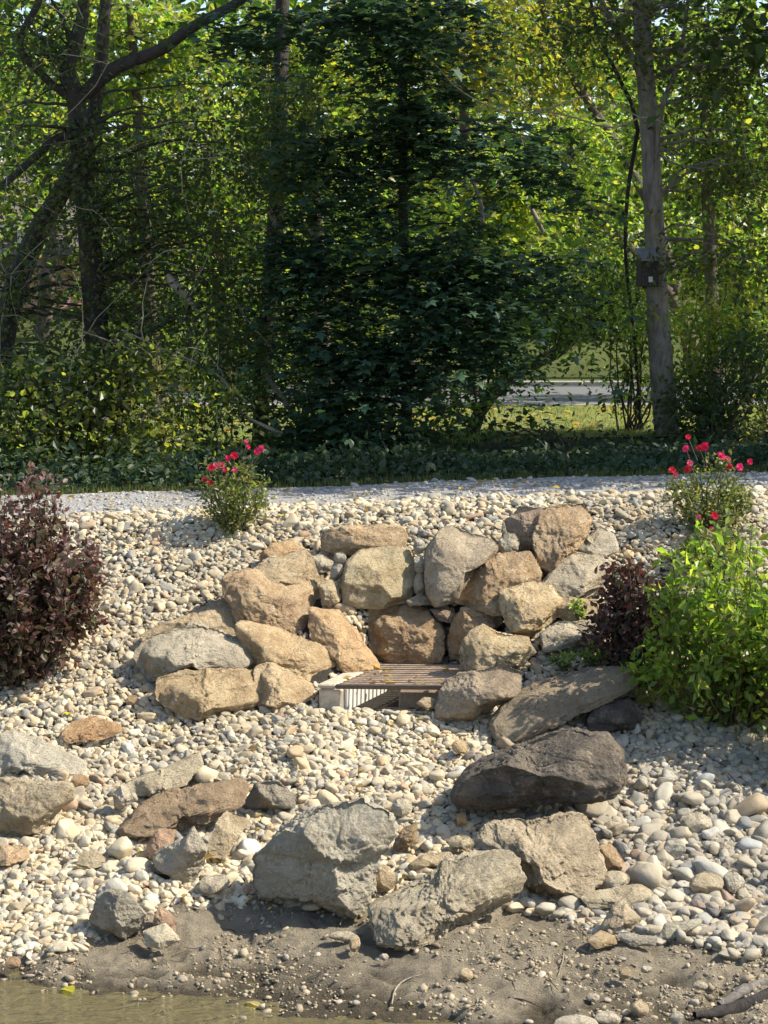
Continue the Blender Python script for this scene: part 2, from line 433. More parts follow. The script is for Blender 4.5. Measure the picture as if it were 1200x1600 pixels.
# gravel path along the top of the bank
m, n, l, b = newmat('path_gravel')
co = coords(n); f1 = noise_node(n, l, co, 60, 6, .8); f2 = noise_node(n, l, co, 2.5, 4, .6)
vo = n.new('ShaderNodeTexVoronoi'); vo.inputs['Scale'].default_value = 42; l.new(co, vo.inputs['Vector'])
c = mixc(n, l, .55, (.30, .28, .24), vo.outputs['Color'], 'SOFT_LIGHT')
bw = n.new('ShaderNodeHueSaturation'); bw.inputs['Saturation'].default_value = .25; l.new(c, bw.inputs['Color'])
c = mixc(n, l, ramp(n, l, f2, .4, .65), bw.outputs[0], (.33, .30, .25))
l.new(c, b.inputs['Base Color']); b.inputs['Roughness'].default_value = .9
l.new(bump(n, l, vo.outputs['Distance'], .015, .8, bump(n, l, f1, .01, .8)), b.inputs['Normal'])
pxs = np.concatenate([np.linspace(-60, -6.2, 40), np.linspace(-6, 6, 160), np.linspace(6.2, 60, 40)])
path_near = lambda x: 21.22 + .07 * x * np.exp(-(x / 9) ** 2) + .05 * np.sin(x * 2.1)
path_far = lambda x: 23.05 + .10 * np.sin(x * 1.3) + .06 * np.sin(x * 4.1)
sheet('path', pxs, path_near, path_far, 40, .012, m, 'pale grey gravel path along the top of the pebble bank', 'path', .006, 4)
# lawn and road beyond the wood
m, n, l, b = newmat('lawn_turf')
co = coords(n); f1 = noise_node(n, l, co, 30, 6, .7); f2 = noise_node(n, l, co, .9, 4, .6)
c = mixc(n, l, f1, (.15, .17, .04), (.24, .235, .07)); c = mixc(n, l, ramp(n, l, f2, .4, .65), c, (.12, .15, .035))
l.new(c, b.inputs['Base Color']); b.inputs['Roughness'].default_value = .9; l.new(bump(n, l, f1, .03, .8), b.inputs['Normal'])
lx = np.linspace(-60, 60, 241)
sheet('lawn', lx, lambda x: 28.2 + .5 * np.sin(x * .9), lambda x: 36.9 + 0 * x, 30, .012, m, 'sunlit lawn between the wood and the road', 'lawn', .02, 5)
m_as = simple_mat('asphalt', (.16, .16, .165), .85, 0, (.2, 30), .006)
sheet('road', lx, lambda x: 37.15 + 0 * x, lambda x: 43.6 + 0 * x, 20, .02, m_as, 'grey asphalt road seen through the gap in the trees', 'road')
m_cc = simple_mat('concrete', (.42, .39, .34), .85, 0, (.2, 22), .004)
for d_, nm in ((36.95, 'kerb'), (43.62, 'kerb')):
    kb = MB()
    for i in range(60):
        x0 = -60 + i * 2; kb.box((x0 + .01, d_, PZ - .1), (x0 + 1.99, d_ + .18, PZ + (.045 if d_ < 40 else .11)), .02)
    o = kb.build(nm, m_cc, smooth=False); tag(o, 'concrete kerb on the near side of the road' if d_ < 40 else 'concrete kerb on the far side of the road', 'kerb', kind='structure')

# ------------------------------------------------------------------ boulders: real rocks, each at its own distance
BOULDERS = []                              # (outline pixels, distance) of what stands in front of the pebbles
def boulder(name, label, cat, px, mat, d=None, lean=.45, yaw=0.0, thick=.8, seed=0, sub=5, cuts=12, rough=1.0, k=3.2,
            tint=(1, 1, 1), planes=(), dd=0.0, grow=1.03):
    px = np.array(px, float)
    if mat in ('tan', 'orange', 'mossy', 'buff') and lean < .85: lean += .18; yaw += .1
    lo, hi = px.min(0), px.max(0); c0 = (lo + hi) / 2
    px = c0 + (px - c0) * grow
    if d is None: d = hit(px[px[:, 1].argmax(), 0], hi[1])
    dc = d
    def solve(dc):
        pc = at(*c0, dc); P = [pc.copy() for _ in px]
        for _ in range(4):
            P = [at(q[0], q[1], dc + lean * (w.z - pc.z) + yaw * (w.x - pc.x)) for q, w in zip(px, P)]
        return pc, np.array(P)
    pc, P = solve(dc)
    hb = pc.z - P[:, 2].min()
    dc = d + lean * hb + dd; pc, P = solve(dc)
    T0 = thick * .5 * math.sqrt(np.ptp(P[:, 0]) * np.ptp(P[:, 2]))
    if cat in ('stone', 'slab'): dc -= .08; pc, P = solve(dc)
    if lean < 1.0:
        worst = 0.0
        for q_, w_ in zip(px, P):
            qq = c0 + (q_ - c0) * .8
            if qq[1] > hi[1] - .14 * (hi[1] - lo[1]): continue
            surf = dc + lean * (w_[2] - pc.z) * .8 + yaw * (w_[0] - pc.x) * .8 - .62 * T0
            worst = min(worst, hit(qq[0], qq[1], True) - .07 - surf)
        if worst < 0: dc += max(worst, -.6); pc, P = solve(dc)
    L = P - np.array(pc); poly = L[:, [0, 2]]
    wid = np.ptp(poly[:, 0]); hei = np.ptp(poly[:, 1]); size = math.sqrt(wid * hei)
    NA = 360; th = np.linspace(-np.pi, np.pi, NA, endpoint=False)
    rad = np.zeros(NA); nP = len(poly)
    for i in range(nP):
        a, b_ = poly[i], poly[(i + 1) % nP]; e = b_ - a
        dx, dz = np.cos(th), np.sin(th); den = dx * e[1] - dz * e[0]
        den = np.where(np.abs(den) < 1e-9, 1e-9, den)
        t = (a[0] * e[1] - a[1] * e[0]) / den; u = (a[0] * dz - a[1] * dx) / den
        ok = (u >= -1e-6) & (u <= 1 + 1e-6) & (t > 0); rad = np.where(ok, np.maximum(rad, t), rad)
    ker = np.hanning(9); ker /= ker.sum()
    rad = np.convolve(np.concatenate([rad[-4:], rad, rad[:4]]), ker, 'valid')
    V, F = ICO[sub + 1]
    s = np.hypot(V[:, 0], V[:, 2]); t = (s ** k + np.abs(V[:, 1]) ** k) ** (-1 / k)
    U = V * t[:, None]
    rg = np.random.default_rng(seed + 100)
    pl = [(np.array(n_, float), h_) for n_, h_ in planes]
    if not planes and lean < 1.0: pl.append((np.array([rg.uniform(-.3, .3), -rg.uniform(.35, .7), .8]), rg.uniform(.6, .72)))
    for _ in range(cuts):
        nn = rg.normal(size=3); nn[1] = -abs(nn[1]) - .45
        pl.append((nn, rg.uniform(.60, .88)))
    for nn, h_ in pl:
        nn = nn / np.linalg.norm(nn); dd_ = U @ nn - h_
        if nn[1] > -.2: continue
        U[:, 1] = np.where((dd_ > 0) & (U[:, 1] < .25), np.minimum(U[:, 1] + dd_ / -nn[1], .25), U[:, 1])
    s2 = np.hypot(U[:, 0], U[:, 2]); an = np.arctan2(U[:, 2], U[:, 0])
    rr = np.interp(an, np.append(th, np.pi), np.append(rad, rad[0]))
    T = thick * .5 * size
    pos = np.stack([rr * s2 * np.cos(an), U[:, 1] * T, rr * s2 * np.sin(an)], 1)
    dirn = U / (np.linalg.norm(U, axis=1)[:, None] + 1e-9)
    q = pos / size + seed * 3.7
    nlow = fbm(q * 2.4, seed, 3); nmid = vnoise(q * 5.5, seed + 5); nrid = vnoise(q * 4.2, seed + 9); nf = fbm(q * 15, seed + 3, 3, .6)
    nff = fbm(q * 34, seed + 4, 3, .65)
    disp = rough * size * (.034 * nlow - .022 * np.abs(nmid) - .020 * np.clip(1 - np.abs(nrid) * 8, 0, 1) ** 2 + .015 * nf + .0085 * nff)
    pos = pos + dirn * disp[:, None]
    # bedding steps: chipped ledges
    led = vnoise(q * np.array([1.2, 1.2, 7.0]), seed + 13); pos[:, 1] += rough * size * .02 * np.sign(led) * np.abs(led) ** .4 * (V[:, 1] < 0)
    pos[:, 1] += lean * pos[:, 2] + yaw * pos[:, 0]
    o = mesh(name, pos, F, ROCK[mat], None, True, loc=pc)
    o.color = (*tint, 1)
    tag(o, label, cat)
    BOULDERS.append((px, dc - .05)); return o
def ell(cx, cy, rx, ry, rot=0, n=12):
    t = np.linspace(0, 2 * np.pi, n, endpoint=False); c, s = math.cos(R(rot)), math.sin(R(rot))
    x, y = rx * np.cos(t), ry * np.sin(t); return [(cx + a * c - b_ * s, cy + a * s + b_ * c) for a, b_ in zip(x, y)]

B = boulder
LA = 'boulder'
# left arm of the rock setting
B('boulder', 'long low tan boulder at the front foot of the left rock arm', LA, [(243,1085),(248,1064),(285,1052),(348,1048),(390,1052),(408,1066),(411,1098),(390,1114),(327,1124),(285,1115),(253,1102)], 'tan', lean=.35, yaw=.25, grow=1.09, seed=1, tint=(1,.97,.92))
B('boulder', 'tan boulder wedged between the long low boulder and the left end of the drain', LA, [(397,1047),(425,1038),(453,1052),(485,1073),(490,1090),(470,1110),(425,1114),(405,1108)], 'tan', lean=.4, yaw=.35, grow=1.09, seed=2, tint=(1.05,1,.95), dd=.08)
B('boulder', 'grey boulder with a dark green mossy streak lying across the left rock arm', LA, [(208,1022),(232,1001),(299,978),(327,989),(390,1010),(404,1032),(386,1048),(302,1054),(271,1058),(240,1067),(218,1045)], 'mossy', lean=.5, yaw=.1, grow=1.09, seed=3, dd=-.15)
B('boulder', 'flat topped tan boulder behind the mossy streaked boulder', LA, [(230,988),(285,964),(355,936),(373,949),(374,978),(350,1005),(320,1008),(290,1000),(236,1010)], 'tan', d=18.82, lean=.6, yaw=.15, grow=1.09, seed=4, cuts=6)
B('boulder', 'long tan boulder slanting down from the big brown boulder to the drain', LA, [(372,978),(418,982),(477,1003),(516,1017),(532,1036),(515,1060),(488,1082),(460,1066),(425,1046),(390,1040),(380,1010)], 'tan', d=18.45, lean=.55, yaw=.35, grow=1.09, seed=5, tint=(1.04,.98,.9))
B('boulder', 'biggest brown boulder of the left rock arm with a white scar on top', LA, [(351,905),(390,894),(411,898),(474,905),(493,914),(507,956),(507,996),(477,1003),(432,990),(378,978),(368,955),(353,933)], 'orange', d=18.95, lean=.5, yaw=.3, grow=1.09, seed=6, tint=(.98,1,1.02), cuts=10)
B('boulder', 'greyish brown boulder behind the biggest brown boulder', LA, [(385,900),(425,872),(477,859),(500,888),(498,924),(470,930),(411,920)], 'tan', d=19.35, lean=.6, yaw=.3, grow=1.09, seed=7, tint=(.95,.95,.95))
B('boulder', 'ochre boulder at the top of the left rock arm', LA, [(404,868),(425,852),(453,845),(469,856),(480,870),(440,888),(410,884)], 'orange', d=19.75, lean=.7, yaw=.2, grow=1.09, seed=8, sub=4, tint=(1.05,1,.92))
B('boulder', 'smooth ochre slab leaning between the biggest brown boulder and the drain', LA, [(486,952),(530,959),(551,985),(577,1018),(590,1038),(544,1052),(506,1026),(486,996)], 'orange', d=18.75, lean=.5, yaw=.4, grow=1.09, seed=9, tint=(1.1,1.05,.98), cuts=5, rough=.7)
B('stone', 'small tan stone filling the chink right of the biggest brown boulder', 'stone', [(499,916),(515,905),(530,910),(532,937),(515,949),(501,942)], 'tan', d=19.3, lean=.3, seed=10, sub=4)
B('stone', 'grey brown stone tucked under the flat capstone', 'stone', [(486,872),(500,866),(520,878),(520,892),(500,896),(488,886)], 'buff', d=19.75, lean=.3, seed=11, sub=4)
B('stone', 'round grey pebble wedged left of the smooth topped boulder', 'stone', ell(531,872,10,9), 'grey', d=19.55, lean=.2, seed=12, sub=3, rough=.4)
B('stone', 'upright grey pebble below the round grey pebble in the wall', 'stone', ell(526,893,10,15,15), 'grey', d=19.5, lean=.2, seed=13, sub=3, rough=.4, tint=(1,.97,.95))
# back wall
B('boulder', 'flat brown capstone on top of the back wall', LA, [(500,842),(512,828),(548,822),(600,821),(632,824),(638,840),(628,858),(585,865),(530,868),(507,861)], 'tan', d=19.85, lean=.35, yaw=-.05, seed=14, tint=(.98,.92,.88))
B('boulder', 'smooth boulder with a pale grey green top in the middle of the back wall', LA, [(533,915),(540,878),(565,860),(600,855),(640,859),(648,880),(646,912),(638,942),(600,950),(560,949),(537,942)], 'tan', d=19.3, lean=.45, yaw=.05, seed=15, rough=.55, cuts=6, tint=(.95,.98,.95))
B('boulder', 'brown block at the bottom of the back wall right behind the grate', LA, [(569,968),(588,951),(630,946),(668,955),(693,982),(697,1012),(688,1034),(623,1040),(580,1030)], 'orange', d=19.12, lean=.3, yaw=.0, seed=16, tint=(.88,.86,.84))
B('boulder', 'tall smooth grey brown slab standing in the back wall', LA, [(664,861),(688,826),(707,822),(770,847),(780,858),(772,874),(737,895),(716,937),(679,947),(667,925),(664,893)], 'buff', d=19.35, lean=.35, yaw=-.15, seed=17, rough=.5, cuts=5, tint=(.92,.88,.86))
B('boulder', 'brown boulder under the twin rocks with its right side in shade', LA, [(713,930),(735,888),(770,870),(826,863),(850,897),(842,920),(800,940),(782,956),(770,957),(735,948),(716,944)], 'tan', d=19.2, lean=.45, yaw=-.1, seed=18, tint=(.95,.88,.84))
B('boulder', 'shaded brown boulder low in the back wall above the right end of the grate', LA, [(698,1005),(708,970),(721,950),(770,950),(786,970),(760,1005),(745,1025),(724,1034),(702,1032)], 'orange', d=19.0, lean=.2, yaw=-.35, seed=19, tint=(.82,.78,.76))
B('stone', 'flat stone lying in the joint above the brown block', 'stone', [(635,938),(650,931),(674,933),(674,945),(640,948)], 'buff', d=19.35, lean=.5, seed=20, sub=4, tint=(.8,.76,.74))
B('stone', 'thin brown stone in the joint between the brown block and the tall slab', 'stone', [(672,952),(690,950),(714,960),(712,975),(685,970)], 'rust', d=19.3, lean=.5, seed=21, sub=4)
B('stone', 'grey pebble at the top of the upright joint left of the tall slab', 'stone', ell(655,853,9,13), 'grey', d=19.65, lean=.2, seed=22, sub=3, rough=.4)
B('stone', 'grey pebble in the middle of the upright joint left of the tall slab', 'stone', ell(655,882,8,15), 'grey', d=19.55, lean=.2, seed=23, sub=3, rough=.4, tint=(.9,.9,.9))
B('stone', 'longest grey pebble at the foot of the upright joint left of the tall slab', 'stone', ell(655,914,9,18), 'grey', d=19.5, lean=.2, seed=24, sub=3, rough=.4, tint=(1.05,1,.95))
# right arm
B('boulder', 'brown boulder with a shaded face at the left of the twin rocks on the crest', LA, [(790,815),(812,794),(850,794),(848,825),(835,853),(805,850),(793,830)], 'rust', d=19.95, lean=.3, yaw=-.3, seed=25, tint=(1.1,1.1,1.1))
B('boulder', 'tall ochre boulder at the right of the twin rocks on the crest', LA, [(832,832),(848,802),(875,788),(911,789),(926,812),(913,840),(893,865),(858,902),(840,882),(832,853)], 'orange', d=19.55, lean=.5, yaw=.05, seed=26, tint=(1,1.02,1.05), cuts=11, rough=1.2)
B('stone', 'grey stone sitting in the hollow left of the twin rocks', 'stone', ell(795,852,17,19), 'grey', d=19.8, lean=.3, seed=27, sub=4, tint=(1.05,1.02,.95))
B('boulder', 'angular tan boulder standing on its point in the right rock arm', LA, [(780,926),(829,907),(861,917),(884,942),(877,965),(842,992),(822,1000),(798,980),(782,956)], 'tan', d=18.85, lean=.4, yaw=.1, seed=28, cuts=12, tint=(1.08,1.06,1.0))
B('boulder', 'smooth grey slab behind the angular tan boulder', LA, [(848,912),(889,863),(910,866),(967,880),(964,898),(935,925),(900,945),(873,932)], 'buff', d=19.25, lean=.7, yaw=-.1, seed=29, cuts=6, rough=.7, tint=(1,.98,.95))
B('boulder', 'pale flat boulder half buried above the smooth grey slab', LA, [(893,858),(938,824),(961,836),(964,860),(926,878),(896,874)], 'pale', d=19.75, lean=.9, seed=30, sub=4, cuts=6)
B('boulder', 'low brown boulder between the smooth grey slab and the purple bush', LA, [(869,944),(896,934),(961,943),(962,972),(940,980),(892,980),(872,962)], 'tan', d=19.0, lean=.6, seed=31, tint=(.9,.85,.82))
B('boulder', 'flat buff boulder below the low brown boulder', LA, [(845,989),(875,973),(938,971),(962,984),(914,1006),(850,1018)], 'buff', d=18.65, lean=.9, seed=32, cuts=5)
B('boulder', 'buff rock shelf at the right end of the grate', LA, [(724,1003),(735,984),(756,977),(777,992),(826,996),(838,1019),(815,1044),(777,1050),(735,1056),(722,1035)], 'tan', d=18.35, lean=.6, yaw=-.05, seed=33, tint=(1.02,1.02,.98), cuts=11)
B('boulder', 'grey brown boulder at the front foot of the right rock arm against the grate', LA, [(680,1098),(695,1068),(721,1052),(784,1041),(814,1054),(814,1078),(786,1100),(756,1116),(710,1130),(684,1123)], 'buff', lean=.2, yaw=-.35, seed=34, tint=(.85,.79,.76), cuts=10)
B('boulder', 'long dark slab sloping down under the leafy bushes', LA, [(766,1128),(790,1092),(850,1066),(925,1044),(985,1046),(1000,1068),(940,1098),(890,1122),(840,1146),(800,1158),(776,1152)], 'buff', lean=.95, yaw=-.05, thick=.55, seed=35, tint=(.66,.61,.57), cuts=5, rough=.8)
B('boulder', 'dark angular rock in the shade behind the black boulder', LA, [(915,1122),(940,1096),(985,1092),(1008,1116),(998,1142),(945,1146),(920,1140)], 'black', lean=.4, yaw=-.1, seed=77, tint=(1.6,1.5,1.4))
# lower bed
B('boulder', 'large black boulder lying in the bush shade right of centre', LA, [(704,1240),(714,1214),(745,1192),(790,1176),(845,1158),(905,1143),(952,1148),(977,1172),(982,1215),(960,1238),(914,1248),(853,1254),(788,1260),(732,1263),(708,1256)], 'black', lean=.0, yaw=-.1, thick=1.0, seed=36, sub=6, tint=(2.0,1.86,1.66), cuts=1, rough=.85, k=2.6, grow=.98, dd=-.2, planes=[((-.25, -.90, -.38), .62), ((.08, -.62, .78), .52)])
B('boulder', 'large grey boulder with a shaded front face standing at the top of the mud', LA, [(397,1375),(403,1337),(433,1311),(470,1282),(507,1265),(558,1258),(603,1272),(615,1304),(604,1331),(586,1346),(580,1400),(577,1414),(536,1424),(466,1423),(410,1407),(399,1394)], 'grey', lean=.02, yaw=-.05, thick=.8, seed=37, sub=6, cuts=6, planes=[((-.62, -.78, -.10), .42), ((.2, -.62, .76), .55), ((.7, -.7, .05), .62)], tint=(1.0,1.0,.98), rough=1.1)
B('boulder', 'buff muddy boulder sunk in the mud right of the large grey boulder', LA, [(580,1420),(617,1402),(672,1371),(697,1346),(756,1334),(796,1340),(812,1370),(810,1398),(792,1414),(740,1446),(680,1470),(630,1478),(592,1462)], 'buff', lean=.72, yaw=.05, seed=38, sub=6, cuts=11, rough=1.35, tint=(.95,.95,.92))
B('boulder', 'rough buff boulder below the black boulder with an undercut left end', LA, [(742,1312),(767,1287),(832,1283),(915,1274),(929,1306),(944,1362),(925,1394),(897,1408),(823,1392),(804,1356),(782,1334)], 'buff', lean=.75, yaw=.0, seed=39, sub=6, cuts=11, rough=1.3, tint=(.98,.93,.87))
B('boulder', 'pale grey weathered boulder above the cut off boulder at the left edge', LA, [(-40,1165),(20,1143),(67,1160),(110,1181),(132,1193),(136,1210),(110,1216),(60,1218),(-40,1218)], 'grey', lean=.95, seed=40, tint=(1.08,1.08,1.06), d=17.05, thick=.7)
B('boulder', 'grey boulder with a dark underside cut off by the left edge', LA, [(-60,1232),(-10,1222),(50,1224),(108,1226),(119,1247),(92,1268),(66,1296),(46,1318),(0,1326),(-60,1322)], 'buff', lean=-.15, seed=41, d=16.35, planes=[((-.3, -.9, -.4), .55), ((.1, -.6, .8), .7)], tint=(.95,.92,.86))
B('rock_slab', 'rusty brown slab lying flat in the cobbles left of the large grey boulder', 'slab', [(185,1295),(220,1255),(273,1231),(377,1218),(389,1227),(382,1259),(320,1287),(253,1306),(233,1305),(198,1306)], 'buff', lean=1.2, yaw=-.2, thick=.45, seed=42, tint=(.84,.71,.61), cuts=5)
B('rock_slab', 'pale cream slab lying flat behind the rusty brown slab', 'slab', [(191,1225),(253,1202),(310,1175),(320,1193),(290,1225),(235,1247),(201,1244)], 'pale', lean=1.4, yaw=-.2, thick=.4, seed=43, cuts=5, tint=(1,.95,.86))
B('rock_slab', 'flat orange stone flush with the pebbles left of the rock arm', 'slab', [(96,1149),(113,1129),(147,1121),(187,1132),(192,1143),(150,1159),(107,1161)], 'orange', lean=1.4, thick=.4, seed=44, cuts=4, tint=(1.05,.95,.85))
B('boulder', 'angular grey block below the rusty brown slab', LA, [(233,1362),(240,1338),(287,1311),(300,1295),(322,1327),(312,1367),(293,1386),(255,1378)], 'grey', lean=.2, yaw=-.1, seed=45, planes=[((-.5, -.85, .1), .5)], tint=(.95,.93,.9), cuts=9)
B('rock_slab', 'smooth tan slab tilted on its edge right of the angular grey block', 'slab', [(322,1325),(339,1286),(353,1268),(391,1282),(369,1313),(352,1342),(333,1341)], 'tan', lean=.8, yaw=.2, thick=.4, seed=46, cuts=4, rough=.6, tint=(1.02,1.05,1.08))
B('stone', 'small white upright stone at the left tip of the pale cream slab', 'stone', [(176,1242),(189,1226),(201,1232),(208,1253),(194,1267),(179,1264)], 'pale', lean=.3, seed=47, sub=4, tint=(1.05,1.05,1.05))
B('stone', 'reddish rough stone in front of the rusty brown slab', 'stone', [(229,1322),(247,1296),(274,1299),(268,1328),(233,1345)], 'rust', lean=.6, seed=48, sub=4, tint=(1.5,1.35,1.25))
B('boulder', 'dark rounded boulder at the left edge of the mud', LA, [(138,1438),(150,1412),(165,1395),(200,1398),(226,1430),(222,1454),(190,1472),(150,1462)], 'grey', lean=.05, yaw=-.1, seed=49, planes=[((-.6, -.8, .05), .55)], tint=(.8,.8,.78))
B('stone', 'flat white stone on the mud beside the dark rounded boulder', 'stone', [(223,1456),(258,1444),(281,1468),(256,1483),(229,1478)], 'pale', lean=.7, seed=50, sub=4, rough=.4, tint=(1.15,1.15,1.1))
B('stone', 'reddish wedge leaning behind the flat white stone', 'stone', [(237,1447),(249,1416),(276,1439),(274,1458)], 'rust', lean=.4, seed=51, sub=4, tint=(1.3,1.2,1.15))
B('boulder', 'small dark pointed rock behind the large grey boulder', LA, [(380,1258),(397,1226),(433,1221),(464,1245),(461,1260),(388,1270)], 'grey', lean=.2, yaw=-.3, seed=52, sub=4, tint=(.75,.72,.68))
B('stone', 'pale wide stone lying left of the large grey boulder', 'stone', [(301,1387),(320,1371),(350,1368),(359,1380),(341,1401),(310,1400)], 'pale', lean=.7, seed=53, sub=4, rough=.5)
B('stone', 'brown wedge shaped stone standing right of the large grey boulder', 'stone', [(614,1323),(630,1295),(652,1285),(653,1316),(618,1332)], 'tan', lean=.2, seed=54, sub=4, tint=(.85,.82,.78))
B('stone', 'round tan stone resting against the foot of the large grey boulder', 'stone', ell(598,1374,20,21), 'tan', lean=.4, seed=55, sub=4, rough=.5)
B('stone', 'long flat stone between the large grey boulder and the muddy buff boulder', 'stone', [(638,1352),(660,1338),(704,1332),(708,1342),(680,1356),(645,1360)], 'tan', lean=.9, seed=56, sub=4, rough=.5)
B('stone', 'cream egg shaped stone above the muddy buff boulder', 'stone', ell(721,1317,21,11,5), 'pale', lean=.5, seed=57, sub=4, rough=.4, tint=(1,.98,.88))
B('stone', 'small bright orange brick shaped stone below the black boulder', 'stone', [(713,1272),(728,1270),(730,1288),(714,1290)], 'orange', lean=.3, seed=58, sub=4, rough=.5, tint=(1.15,1,.8))
B('rock_slab', 'buff slab lying at the edge of the mud below the rough buff boulder', 'slab', [(908,1399),(940,1391),(1000,1383),(1023,1397),(1000,1417),(921,1420)], 'buff', lean=1.2, thick=.5, seed=59, tint=(1.1,1.08,1.0))
B('stone', 'triangular grainy grey stone below the buff slab', 'stone', [(938,1452),(957,1417),(979,1404),(1003,1437),(993,1457)], 'buff', lean=.6, seed=60, sub=4, tint=(1.1,1.05,1.0))
B('stone', 'flat oval stone at the edge of the mud left of the thin slate', 'stone', [(916,1469),(938,1455),(966,1465),(964,1476),(930,1481)], 'tan', lean=.8, seed=61, sub=4, rough=.5, tint=(.95,.92,.86))
B('rock_slab', 'thin slate shaped stone at the edge of the mud with a dark lower edge', 'slab', [(964,1466),(968,1456),(1027,1464),(1025,1480),(985,1476)], 'grey', lean=.7, thick=.4, seed=62, sub=4)
B('rock_slab', 'grey slab tilted up to the right of the thin slate', 'slab', [(1025,1472),(1040,1443),(1098,1435),(1094,1446),(1050,1470)], 'grey', lean=.9, thick=.4, seed=63, sub=4, tint=(1.05,1.05,1.0))
B('stone', 'largest cream cobble in the loose bed right of the rough buff boulder', 'stone', ell(1088,1287,25,17,4), 'pale', lean=.5, seed=64, sub=4, rough=.4)
B('stone', 'wide flat cream cobble above the buff slab', 'stone', ell(957,1376,28,14,-6), 'pale', lean=.6, seed=65, sub=4, rough=.4, tint=(.95,.92,.86))
B('stone', 'wide tan cobble right of the buff slab and near the right edge', 'stone', ell(1104,1381,27,17,-8), 'pale', lean=.6, seed=66, sub=4, rough=.4, tint=(.9,.86,.78))
B('stone', 'pale angular cobble beside the wide tan cobble', 'stone', ell(1147,1379,18,15,30), 'grey', lean=.5, seed=67, sub=4, rough=.7, tint=(1.15,1.15,1.15))
B('stone', 'grey angular cobble below the largest cream cobble', 'stone', ell(1054,1326,17,15,-20), 'grey', lean=.5, seed=68, sub=4, rough=.7)
B('stone', 'brown upright cobble at the right end of the rough buff boulder', 'stone', [(936,1360),(938,1322),(955,1319),(975,1345),(970,1362),(950,1366)], 'tan', lean=.3, seed=69, sub=4, rough=.5, tint=(.9,.82,.78))
B('stone', 'largest round tan pebble of the sunny slope left of the black boulder', 'stone', ell(719,1167,13,11), 'tan', lean=.3, seed=70, sub=4, rough=.3, tint=(1.1,1.05,.95))
B('stone', 'round orange pebble standing in the shade left of the rock arm', 'stone', ell(207,1096,10,10), 'orange', lean=.2, seed=71, sub=4, rough=.3)
B('stone', 'bright white boulder pebble behind the large grey boulder', 'stone', ell(628,1262,17,13), 'pale', lean=.4, seed=72, sub=4, rough=.4, tint=(1.12,1.12,1.1))
B('stone', 'tan rock with a broken face lying before the right end of the drain', 'stone', [(650,1100),(662,1090),(680,1092),(684,1104),(668,1112)], 'tan', lean=.4, seed=73, sub=4)
B('stone', 'round orange cobble right of the pale grey weathered boulder', 'stone', ell(125,1222,15,11), 'orange', lean=.4, seed=74, sub=4, rough=.4, tint=(.95,.9,.85))
B('stone', 'pinkish stone at the left edge below the cut off boulder', 'stone', [(-10,1350),(0,1322),(40,1322),(48,1338),(25,1352)], 'tan', lean=.8, seed=75, sub=4, tint=(1.1,.98,.92))
B('rock_slab', 'cream flat slab left of the angular grey block', 'slab', [(118,1352),(127,1332),(150,1329),(164,1342),(163,1350),(135,1362)], 'pale', lean=1.1, thick=.4, seed=76, sub=4, tint=(.98,.92,.82))
# loose stones on the mud
for i, (cx, cy, rx, ry, mt, lb) in enumerate([
    (728,1523,12,10,'tan','round tan pebble alone on the mud below the muddy buff boulder'),
    (926,1558,11,6,'pale','flat white pebble alone on the mud at the bottom'),
    (977,1521,10,9,'tan','round pebble on the mud below the thin slate'),
    (1000,1577,14,13,'tan','upright tan cobble at the bottom of the mud'),
    (950,1592,22,11,'pale','white cobble cut off by the bottom edge'),
    (900,1600,35,12,'pale','long cream cobble cut off by the bottom edge'),
    (1058,1592,11,12,'grey','grey pebble at the bottom edge beside the driftwood'),
    (1095,1540,12,7,'pale','pale flat pebble on the mud right of the others'),
    (554,1474,9,14,'tan','pointed tan pebble standing in the mud under the large grey boulder'),
    (535,1463,22,7,'buff','flat grey flake in the mud under the large grey boulder'),
    (285,1531,8,5,'pale','small white pebble on the mud near the water'),
    (600,1495,7,5,'pale','smallest white pebble on the mud left of the round tan pebble'),
    (20,1505,12,10,'orange','reddish cobble at the left edge above the water'),
    (1010,1515,9,6,'pale','small cream pebble on the mud below the grey slab')]):
    B('stone', lb, 'stone', ell(cx, cy, rx, ry), mt, lean=.4, seed=80 + i, sub=3, rough=.4, thick=.8)

# ------------------------------------------------------------------ pebbles and cobbles
PAL = np.array([.98, .95, .89]) * np.array([(.50,.435,.315),(.42,.375,.285),(.34,.32,.27),(.53,.47,.36),(.455,.365,.245),(.37,.305,.22),(.285,.27,.24),(.40,.275,.19),(.56,.51,.42),(.19,.18,.165)])
PW = np.array([.27,.21,.13,.14,.09,.05,.04,.012,.05,.008]); PW /= PW.sum()
CNAME = ['cream','buff grey','grey','pale cream','tan','brown','dark grey','reddish','whitish','blackish']
def pebble_shapes(sub, nvar, seed):
    V, F = ICO[sub]; out = []
    rg = np.random.default_rng(seed)
    for i in range(nvar):
        v = V.copy(); kk = rg.uniform(2.0, 3.0)
        v = v * ((np.abs(v) ** kk).sum(1) ** (-1 / kk))[:, None]
        for _ in range(rg.integers(3, 10)):
            nn = rg.normal(size=3); nn /= np.linalg.norm(nn); h_ = rg.uniform(.55, .88)
            d_ = v @ nn - h_; v = v - np.outer(np.where(d_ > 0, d_ * .85, 0), nn)
        v = v * (1 + .13 * fbm(V * 1.3 + i * 5.1, seed + i, 2)[:, None])
        out.append(v)
    return np.array(out), F
def pebble_limit(x, d):
    px = x / d * FPX + 600
    return np.interp(px, LIMX, LIMD)
LIMX = [-600, 100, 180, 250, 400, 820, 900, 1000, 1100, 1200, 1800]
LIMD = [hit(50, 1500), hit(60, 1492), hit(180, 1455), hit(250, 1425), hit(330, 1405), hit(760, 1412), hit(900, 1440), hit(1000, 1468), hit(1100, 1482), hit(1190, 1500), hit(1190, 1505)]
